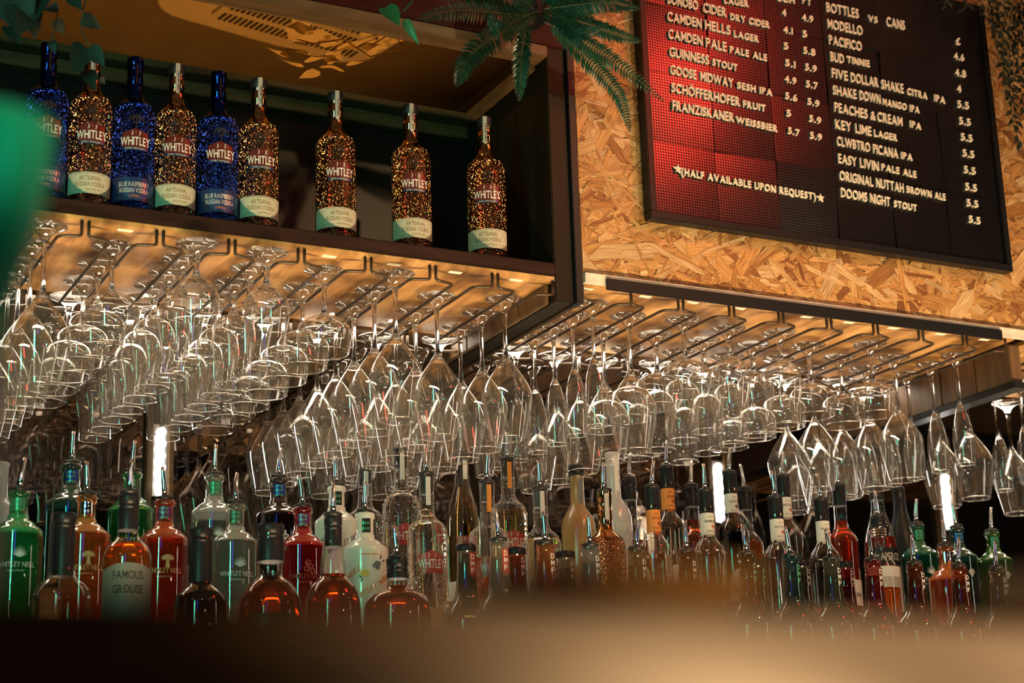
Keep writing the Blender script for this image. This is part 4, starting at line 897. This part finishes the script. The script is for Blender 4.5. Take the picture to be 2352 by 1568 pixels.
fl = MB().add(band(.0545, .02, .075, -.7, .7, 16)).build('front_label', MT['blackcap'], t); text_part(fl, 'lettering', [('STILL', .052, .010, .04, 0, 0), ('HOUSE', .037, .010, .04, 0, 0)], .0546, MT['brownink'])
t, H, Q = plain('A', 765, 1187, smoothP([(.038, 0), (.045, .006), (.047, .03), (.047, .085), (.044, .105), (.036, .122), (.0265, .131), (.0225, .136), (.0222, .146), (.0205, .165), (.0165, .185), (.0145, .20), (.0145, .23), (.013, .232)]), 'rum_bottle', 'brown round-shouldered bottle with a clear bulb neck and dark ribbed cap', MT['clear'], RUM, .60, cap=.052)
t, H, Q = plain('A', 912, 1283, smoothP([(.048, 0), (.056, .006), (.058, .03), (.058, .085), (.055, .105), (.044, .118), (.028, .124), (.0195, .130), (.0180, .140), (.0180, .178), (.016, .18)]), 'rum_bottle', 'squat dark amber bottle with a black pouring cap', MT['clear'], RUM, .74, cap=.035)
FC = [(1145, 1243, 'A', (.75, .70, .60), .75, 'milky white', True, 'beside the squat amber one'), (1252, 1250, 'A', (.85, .36, .12), .6, 'orange', True, 'in front of the silver-strip vodka'), (1355, 1256, 'A', (.52, .60, .66), .7, 'pale blue-grey', True, 'below the copper coated bottle'), (1462, 1264, 'A', (.55, .42, .26), .4, 'tan', True, 'below the cocoa liqueur'),
      (1577, 1268, 'A', (.22, .05, .04), .2, 'dark red-brown', True, 'in front of the raspberry liqueur'), (1715, 1274, 'A', (.05, .05, .05), .15, 'near-black', True, 'in front of the violet liqueur'), (1815, 1278, 'A', (.07, .20, .22), .3, 'blue-green', True, 'in front of the passion-fruit liqueur'), (1908, 1285, 'A', (.26, .29, .22), .4, 'grey-green', True, 'in front of the peach liqueur'),
      (2003, 1288, 'A', (.48, .05, .04), .3, 'deep red', True, 'in front of the white-shouldered bottle'), (2100, 1296, 'A', (.36, .08, .03), .3, 'rust red', True, 'in front of the teal gin'), (2202, 1302, 'A', (.40, .10, .03), .3, 'brown-orange', True, 'in front of the orange gin'), (2290, 1308, 'A', (.24, .17, .09), .4, 'grey-brown', True, 'at the far end'),
      (1070, 1252, 'A2', (.45, .40, .30), .6, 'smoky cream', False, 'between the red-label vodka and the milky white one'), (1185, 1260, 'A2', (.75, .20, .06), .5, 'orange-red', False, 'between milky white and orange ones'), (1298, 1268, 'A2', (.70, .62, .48), .5, 'pale clear', False, 'between orange and blue-grey ones'), (1737, 1287, 'A2', (.10, .16, .17), .3, 'slate', False, 'next to the near-black one'), (1838, 1288, 'A2', (.35, .30, .18), .4, 'olive', False, 'between blue-green and grey-green ones'), (1938, 1292, 'A2', (.55, .06, .05), .3, 'scarlet', False, 'beside the torn-label bottle')]
FBM = {}
for px, py, row_, col, gw, cname, pr, where in FC:
    g, l, _ = wn_mats(col, gw)
    t, H, Q = plain(row_, px, py, P_FR, 'syrup_bottle', '%s syrup bottle %s, %s' % (cname, 'with steel pourer' if pr else 'with dark cap', where), g, l, .86, pour=pr, cap=None if pr else .012, rot=4)
    nl = MB().add(band(.0185, H - .062, H - .016, -.05, .75, 6)).build('neck_label', MT['redlabel2'] if px in (1145, 1070) else g, t)
    text_part(nl, 'lettering', [(ch, H - .028 - .0125 * k, .009, .008, .30, 0) for k, ch in enumerate('DMF')], .0187, MT['whiteink'] if col[0] > .2 else MT['greenprint'])

# ------------------------------------------------------------------ plants
def leafmat(name, c1, c2, rough=.35, tl=.25):
    m, nt, out = mat(name); L = nt.links.new; b = N(nt, 'ShaderNodeBsdfPrincipled'); b.inputs['Roughness'].default_value = rough
    tc = N(nt, 'ShaderNodeTexCoord'); no = N(nt, 'ShaderNodeTexNoise'); no.inputs['Scale'].default_value = 60; L(tc.outputs['Object'], no.inputs['Vector'])
    cr = N(nt, 'ShaderNodeValToRGB'); cr.color_ramp.elements[0].color = c4(c1); cr.color_ramp.elements[1].color = c4(c2); cr.color_ramp.elements[0].position = .35; cr.color_ramp.elements[1].position = .65; L(no.outputs['Fac'], cr.inputs[0]); L(cr.outputs[0], b.inputs['Base Color'])
    t = N(nt, 'ShaderNodeBsdfTranslucent'); L(cr.outputs[0], t.inputs[0]); mx = N(nt, 'ShaderNodeMixShader'); mx.inputs[0].default_value = tl; L(b.outputs[0], mx.inputs[1]); L(t.outputs[0], mx.inputs[2]); L(mx.outputs[0], out.inputs[0]); return m
MT['fern'] = leafmat('fern_green', (.005, .045, .028), (.012, .085, .04))
MT['fernrib'] = principled('fern_rib', (.05, .10, .03), .5)
MT['ivy'] = leafmat('dark_vine_green', (.003, .014, .010), (.006, .028, .016), .6)
MT['pothos'] = leafmat('glossy_leaf_green', (.02, .16, .06), (.06, .26, .10), .25)
MT['stemg'] = principled('vine_stem', (.03, .05, .02), .5)
MT['paleleaf'] = leafmat('pale_fabric_leaf', (.62, .50, .30), (.80, .68, .45), .5, .85)
def bez(pts, n):
    pts = [Vector(p) for p in pts]; q = [pts[0] * 2 - pts[1]] + pts + [pts[-1] * 2 - pts[-2]]; out = []; S = len(pts) - 1
    for i in range(n + 1):
        u = i / n * S; k = min(int(u), S - 1); t = u - k; a, b, c, d = q[k:k + 4]
        out.append(.5 * ((2 * b) + (c - a) * t + (2 * a - 5 * b + 4 * c - d) * t * t + (3 * b - a - 3 * c + d) * t ** 3))
    return out
def frond(parent, pts, L0, seed, org):
    r = random.Random(seed); P = [p - org for p in bez(pts, 44)]
    b = MB()
    view = Vector((-.4, -.85, -.3)).normalized()
    n = len(P)
    for i in range(3, n - 1):
        u = i / (n - 1); t = (P[i + 1] - P[i - 1]).normalized() if i < n - 1 else (P[i] - P[i - 1]).normalized()
        side = t.cross(view).normalized(); nn = side.cross(t).normalized()
        l = L0 * (math.sin(PI * min(1, .16 + u * .84)) ** .6) * (1.0 - .25 * u) * r.uniform(.9, 1.1); wd = .0047 * (l / L0) ** .5 * L0 / .032
        for s in (-1, 1):
            d = (side * s * .92 + t * .42 + nn * r.uniform(-.25, .1)).normalized(); c = t * .9 - side * s * .25
            o = P[i]; droop = Vector((0, 0, -1))
            q = [o + c * wd * .3 - d * 0, o - c * wd * .6, o + d * l * .5 - c * wd + droop * l * .04, o + d * l + c * wd * .6 + droop * l * .14, o + d * l * .55 + c * wd * 1.0 + droop * l * .04, o + d * l * .52 + nn * .0012 + droop * l * .04]
            b.add(([tuple(x) for x in q], [(0, 1, 2, 5), (0, 5, 4), (5, 2, 3), (5, 3, 4)]), 0)
    b.add(tube(P, [.0014 * (1 - .7 * i / len(P)) for i in range(len(P))], 5), 1)
    return b.build('frond', [MT['fern'], MT['fernrib']], parent, smooth=False)
fo = at(1235, 30, 2.72)
fern = thing('fern', 'green fern spilling over the cabinet corner beside the letter board', 'fern', fo)
for i, (L0, pts) in enumerate([(.030, [(1235, 40, 2.76), (1150, 30, 2.68), (1050, 24, 2.62), (954, 44, 2.58)]), (.036, [(1225, 50, 2.74), (1140, 82, 2.66), (1080, 128, 2.62), (1048, 200, 2.60)]), (.024, [(1208, 50, 2.74), (1200, 110, 2.72), (1196, 170, 2.71), (1193, 232, 2.71)]),
     (.027, [(1250, 50, 2.76), (1340, 95, 2.76), (1430, 155, 2.78), (1528, 235, 2.82)]), (.027, [(1270, 60, 2.78), (1350, 135, 2.80), (1420, 215, 2.83), (1448, 305, 2.85)]), (.026, [(1260, 35, 2.76), (1340, 52, 2.74), (1410, 76, 2.74), (1475, 96, 2.75)]), (.030, [(1250, 20, 2.74), (1330, 10, 2.70), (1400, 5, 2.68), (1470, 20, 2.68)]),
     (.030, [(1220, 20, 2.74), (1130, -8, 2.68), (1050, -20, 2.64), (960, -10, 2.60)]), (.030, [(1240, 10, 2.74), (1290, -30, 2.66), (1370, -50, 2.62), (1440, -30, 2.6)]), (.028, [(1235, 25, 2.72), (1180, 50, 2.62), (1150, 75, 2.56), (1120, 30, 2.55)]), (.028, [(1245, 25, 2.72), (1290, 40, 2.64), (1330, 75, 2.6), (1380, 60, 2.58)]), (.026, [(1225, 20, 2.72), (1190, -10, 2.66), (1140, -25, 2.62), (1100, -30, 2.6)])]):
    frond(fern, [at(*p) for p in pts], L0, i, fo)
MB().add(lathe([(0, -.05), (.045, -.05), (.055, .01), (.058, .02), (.052, .02), (0, .012)], 24)).build('pot', MT['blackcap'], fern, (0, .06, .06))
def heart(l, wd, fold=.25, n=7):
    v = [(0, 0, 0)]; f = []
    prof = [(.0, .0), (-.06, .28), (.06, .47), (.25, .5), (.5, .40), (.75, .20), (1.0, 0)]
    mid = [(0, 0, 0)] + [(0, q[0] * l if q[0] > 0 else 0, -.10 * l * max(0, q[0]) ** 2) for q in prof[1:]]
    v = mid[:]
    for s in (-1, 1):
        b = len(v)
        v += [(s * q[1] * wd * 2 * .5, q[0] * l, fold * q[1] * wd - .10 * l * max(0, q[0]) ** 2) for q in prof]
        for i in range(6): f.append((i, i + 1, b + i + 1, b + i) if s < 0 else (i, b + i, b + i + 1, i + 1))
    return v, f
def orient(o, d, nrm):
    d = Vector(d).normalized(); n = Vector(nrm); x = d.cross(n).normalized(); n = x.cross(d)
    o.rotation_euler = Matrix((x, d, n)).transposed().to_euler()
hm = {}
def hleaf(parent, name, p, d, l, wd, m, nrm=(-.3, -.9, -.25)):
    k = (round(wd / l, 1), m.name)
    if k not in hm: hm[k] = MB().add(heart(1, wd / l)).mesh('leaf', m)
    o = link(name, hm[k], parent, p); orient(o, d, nrm); o.scale = (l, l, l); return o
# dark trailing vine over the first bottles
vo = at(150, -20, 2.6); vine = thing('trailing_vine', 'dark heart-leaved vine dangling over the first vodka bottles', 'vine', vo)
for pts in ([(120, -30), (133, 20), (128, 60), (118, 92)], [(205, -30), (190, 25), (188, 75), (205, 105), (222, 125)], [(40, -30), (60, 10), (70, 40)]):
    MB().add(tube([at(x, y, 2.62) - vo for x, y in pts], .0013, 6)).build('stem', MT['stemg'], vine)
r = random.Random(5)
for x, y, dx, dy, l in ((132, 18, -1, .15, 34), (128, 46, .6, 1, 38), (190, 40, 1, .6, 48), (196, 108, -.5, 1, 62), (206, 112, .75, .9, 50), (200, 165, .4, .9, 48), (165, -8, .6, .8, 40), (70, 15, -.4, 1, 70), (75, 40, .1, 1, 55), (30, 10, .2, 1, 75), (10, -5, .3, 1, 80), (90, -10, -.2, 1, 60), (50, -20, .4, 1, 70), (118, 95, .35, 1, 30), (20, 60, .5, .8, 55), (230, 180, .6, .7, 22)):
    Y = 2.62 + r.uniform(-.05, .03); a = at(x, y, Y); b_ = at(x + dx * l * .8, y + dy * l * .8, Y + r.uniform(-.015, .01))
    hleaf(vine, 'leaf', a - vo, b_ - a, (b_ - a).length * 1.15, (b_ - a).length * .85, MT['ivy'], (r.uniform(-.6, .2), -.9, r.uniform(-.5, .1)))
# two bright leaves in front of the cabinet top
po = at(925, -20, 2.7); pt = thing('pothos_sprig', 'bright green two-leaf sprig hanging from the cabinet top', 'plant', po)
MB().add(tube([at(960, -25, 2.7) - po, at(945, 5, 2.69) - po, at(928, 24, 2.68) - po], .0016, 6)).build('stem', MT['pothos'], pt)
a = at(928, 22, 2.68); hleaf(pt, 'leaf', at(885, 18, 2.68) - po, at(925, 62, 2.66) - at(885, 18, 2.68), .046, .040, MT['pothos'], (-.2, -.9, .35))
hleaf(pt, 'leaf', at(932, 48, 2.68) - po, at(966, 112, 2.67) - at(932, 48, 2.68), .052, .018, MT['pothos'], (-.7, -.7, .1))
# small-leaved trailing vine at the far side of the letter board
wo = at(2300, -40, 2.80); wv = thing('trailing_vine', 'small-leaved green vine hanging beside the letter board', 'vine', wo)
lm = MB().add(([(0, 0, 0), (.16, .3, .04), (.2, .5, .05), (0, 1, -.06), (-.2, .5, .05), (-.16, .3, .04), (0, .5, 0)], [(0, 1, 2, 6), (6, 2, 3), (6, 3, 4), (0, 6, 4, 5)])).mesh('leaf', MT['ivy'])
r = random.Random(9)
for x0, y1, dx in ((2185, 18, -10), (2215, 28, 0), (2240, 35, 14), (2262, 70, 20), (2275, 120, 14), (2290, 180, 14), (2300, 230, 12), (2312, 290, 14), (2325, 335, 10), (2338, 260, 8), (2350, 180, 6), (2360, 280, 4), (2285, 95, 5), (2330, 120, 0)):
    Y = 2.83 + r.uniform(-.05, .0); pts = [at(x0 + dx * u + 5 * math.sin(u * 7 + x0), -45 + (y1 + 45) * u, Y) - wo for u in [k / 10 for k in range(11)]]
    MB().add(tube(pts, .0009, 5)).build('stem', MT['stemg'], wv)
    nL = max(5, int((y1 + 45) / 10.5))
    for k in range(nL):
        u = (k + .5) / nL; p = pts[0].lerp(pts[-1], u); i = min(int(u * 10), 9); p = pts[i].lerp(pts[i + 1], u * 10 - i)
        s = (-1) ** k; l = r.uniform(.018, .030)
        o = link('leaf', lm, wv, p); orient(o, (s * r.uniform(.3, .8), r.uniform(-.5, .1), -r.uniform(.4, 1)), (r.uniform(-.5, .3), -.9, r.uniform(-.2, .5))); o.scale = (l, l, l)
# pale leaves lying on the amber top, seen through it
lo_ = atz(760, 110, 2.556); lg = thing('leaf_garland', 'pale fabric leaf garland lying on the amber cabinet top', 'garland', (lo_.x, lo_.y, 2.556))
lo_ = Vector((lo_.x, lo_.y, 2.556))
for x, y, dx, dy, l in ((660, 75, 1, .1, .07), (700, 115, -.8, .5, .07), (735, 95, .6, .6, .055), (760, 80, .3, .9, .05), (800, 105, -.2, 1, .06), (770, 120, -.3, 1, .05), (690, 145, -1, .4, .06), (675, 100, .2, 1, .08), (715, 130, .8, .4, .085), (745, 70, -.4, .8, .08), (780, 100, .9, .4, .085), (765, 150, -.1, 1, .075), (810, 140, .7, .7, .07), (655, 120, -.7, .5, .06), (850, 95, .6, .7, .065), (725, 160, -.5, .7, .05), (830, 75, 1, .2, .05), (870, 80, 1, .3, .05), (900, 90, .8, .5, .045), (720, 70, -1, .2, .06), (790, 60, .8, -.3, .05), (750, 140, .9, .3, .05), (840, 125, .9, .2, .04)):
    p = atz(x, y, 2.556 + r.uniform(0, .02)); q = atz(x + dx * 30, y + dy * 30, 2.556); d = q - p; d.z = r.uniform(-.004, .015)
    hleaf(lg, 'leaf', p - lo_, d, l, l * .7, MT['paleleaf'], (r.uniform(-.3, .3), r.uniform(-.3, .3), -1))
MB().add(tube([atz(x, y, 2.558) - lo_ for x, y in ((640, 80), (720, 100), (790, 90), (850, 130), (930, 110), (900, 75), (860, 100))], .0016, 6)).build('stem', MT['paleleaf'], lg)

# ------------------------------------------------------------------ ceiling cassette seen through the amber top
zc = 3.10; A = atz(372, 30, zc); B = atz(640, 106, zc); ux = (B - A); ux.z = 0; ux.normalize(); uy = Vector((ux.y, -ux.x, 0))
ac = thing('air_conditioner', 'cream ceiling cassette air conditioner seen through the amber cabinet top', 'air conditioner', A)
ac.rotation_euler = (0, 0, math.atan2(ux.y, ux.x))
LX, LY = .60, .62
def rrect(x0, x1, y0, y1, r, z0, z1, n=6):
    p = []
    for cx_, cy2, a0 in ((x1 - r, y1 - r, 0), (x0 + r, y1 - r, PI / 2), (x0 + r, y0 + r, PI), (x1 - r, y0 + r, 1.5 * PI)):
        p += [(cx_ + r * math.cos(a0 + k * PI / 2 / n), cy2 + r * math.sin(a0 + k * PI / 2 / n)) for k in range(n + 1)]
    m = len(p); v = [(x, y, z0) for x, y in p] + [(x, y, z1) for x, y in p]
    return v, [tuple(range(m))[::-1], tuple(range(m, 2 * m))] + [(i, (i + 1) % m, m + (i + 1) % m, m + i) for i in range(m)]
MB().add(rrect(-.05, LX, -LY, 0, .10, 0, .30)).build('housing', MT['ac'], ac, smooth=False)
MB().add(rrect(.10, LX - .04, -.58, -.06, .03, -.012, -.0005)).build('grille_frame', MT['ac'], ac, smooth=False)
sl_ = MB()
for rowi in range(7):
    for k in range(27): sl_.add(box(.12 + k * .0155, .1275 + k * .0155, -.115 - rowi * .065, -.075 - rowi * .065, -.0145, -.0121))
o = sl_.build('grille_slot', MT['acslot'], ac, smooth=False); o['kind'] = 'stuff'
MB().add(rrect(.47, .54, -.052, -.022, .004, -.004, -.0005)).build('badge', MT['whitepaper'], ac, smooth=False)

# ------------------------------------------------------------------ bar counter and tap close to the lens
CT = .35
zc_ = at(1176, 1378, CT).z
MT['counter'] = wood('varnished_counter', (.05, .024, .009), (.10, .05, .018), (.16, .085, .03), 0, 1.5, .3)
bc = thing('bar_counter', 'dark varnished bar counter crossing the bottom, out of focus', 'counter', (.35, .80, 0))
MB().add(box(-2.4, 3.2, CT - .80, .35, zc_ - .05, zc_, .012)).build('counter_top', MT['counter'], bc)
MB().add(box(-2.35, 3.15, CT - .77, .30, 0, zc_ - .051)).build('counter_front', MT['darkwood'], bc, smooth=False)
MT['tapgreen'] = principled('green_enamel', (.02, .55, .33), .35)
MT['tapgrey'] = principled('grey_steel', (.10, .10, .12), .4, metal=.5)
tb = at(-30, 1378, .66); tx = thing('tap_handle', 'out-of-focus green paddle beer tap handle on a grey stem', 'beer tap', (tb.x, .70, zc_ + .0005))
def pd(x, y): return at(x, y, .66).z - (zc_ + .0005)
hz = [pd(0, 165), pd(0, 235), pd(0, 420), pd(0, 560), pd(0, 760), pd(0, 1000), pd(0, 1330)]
prof = [(0, 0), (.030, 0), (.030, .006), (.012, .010), (.012, .02), (.0115, hz[5] * .9), (.0085, hz[4] * .98), (0, hz[4])]
MB().add(lathe(prof, 28)).build('stem', MT['tapgrey'], tx)
o = MB().add(lathe(smooth_prof([(.0065, hz[4] + .001), (.014, hz[3]), (.021, hz[2]), (.0245, hz[1]), (.021, hz[0] - .004), (.0001, hz[0])], 4), 28)).build('paddle', MT['tapgreen'], tx)

# ---- blurred wooden tableware standing on the counter edge, lit by spots added behind the lens
MT['honey'] = wood('honey_tableware', (.30, .16, .05), (.42, .24, .08), (.52, .32, .12), 0, 1.0, .45)
dc = at(1470, 1378, CT + .034)
dish = thing('wooden_dish', 'shallow honey-coloured wooden dish on the bar counter, out of focus', 'dish', (dc.x, CT + .042, zc_ + .0003))
MB().add(lathe([(0, 0), (.015, 0), (.020, .001), (.033, .006), (.0385, .0098), (.038, .0106), (.031, .0078), (.017, .0036), (0, .003)], 40)).build('bowl', MT['honey'], dish, sharp=1.0)
dc2 = at(2410, 1378, CT + .04)
tum = thing('wooden_tumbler', 'honey-coloured wooden tumbler at the end of the bar counter, out of focus', 'cup', (dc2.x, CT + .04, zc_ + .0003))
MB().add(lathe([(0, 0), (.012, 0), (.0145, .002), (.0165, .018), (.0160, .0185), (.0145, .017), (.0125, .004), (0, .004)], 36)).build('cup', MT['honey'], tum, sharp=1.0)
lamp('SPOT', 'added_counter_spot', (.75, -.45, 1.02), 27, WARM, .02, (dc.x + .02, CT + .02, zc_ - .004), spot=.26, blend=1.0)  # added to brighten the dish and the counter edge
lamp('SPOT', 'added_counter_spot', (.95, -.30, 1.05), 11, WARM, .02, (dc2.x, CT + .03, zc_ + .006), spot=.20, blend=1.0)  # added to brighten the tumbler
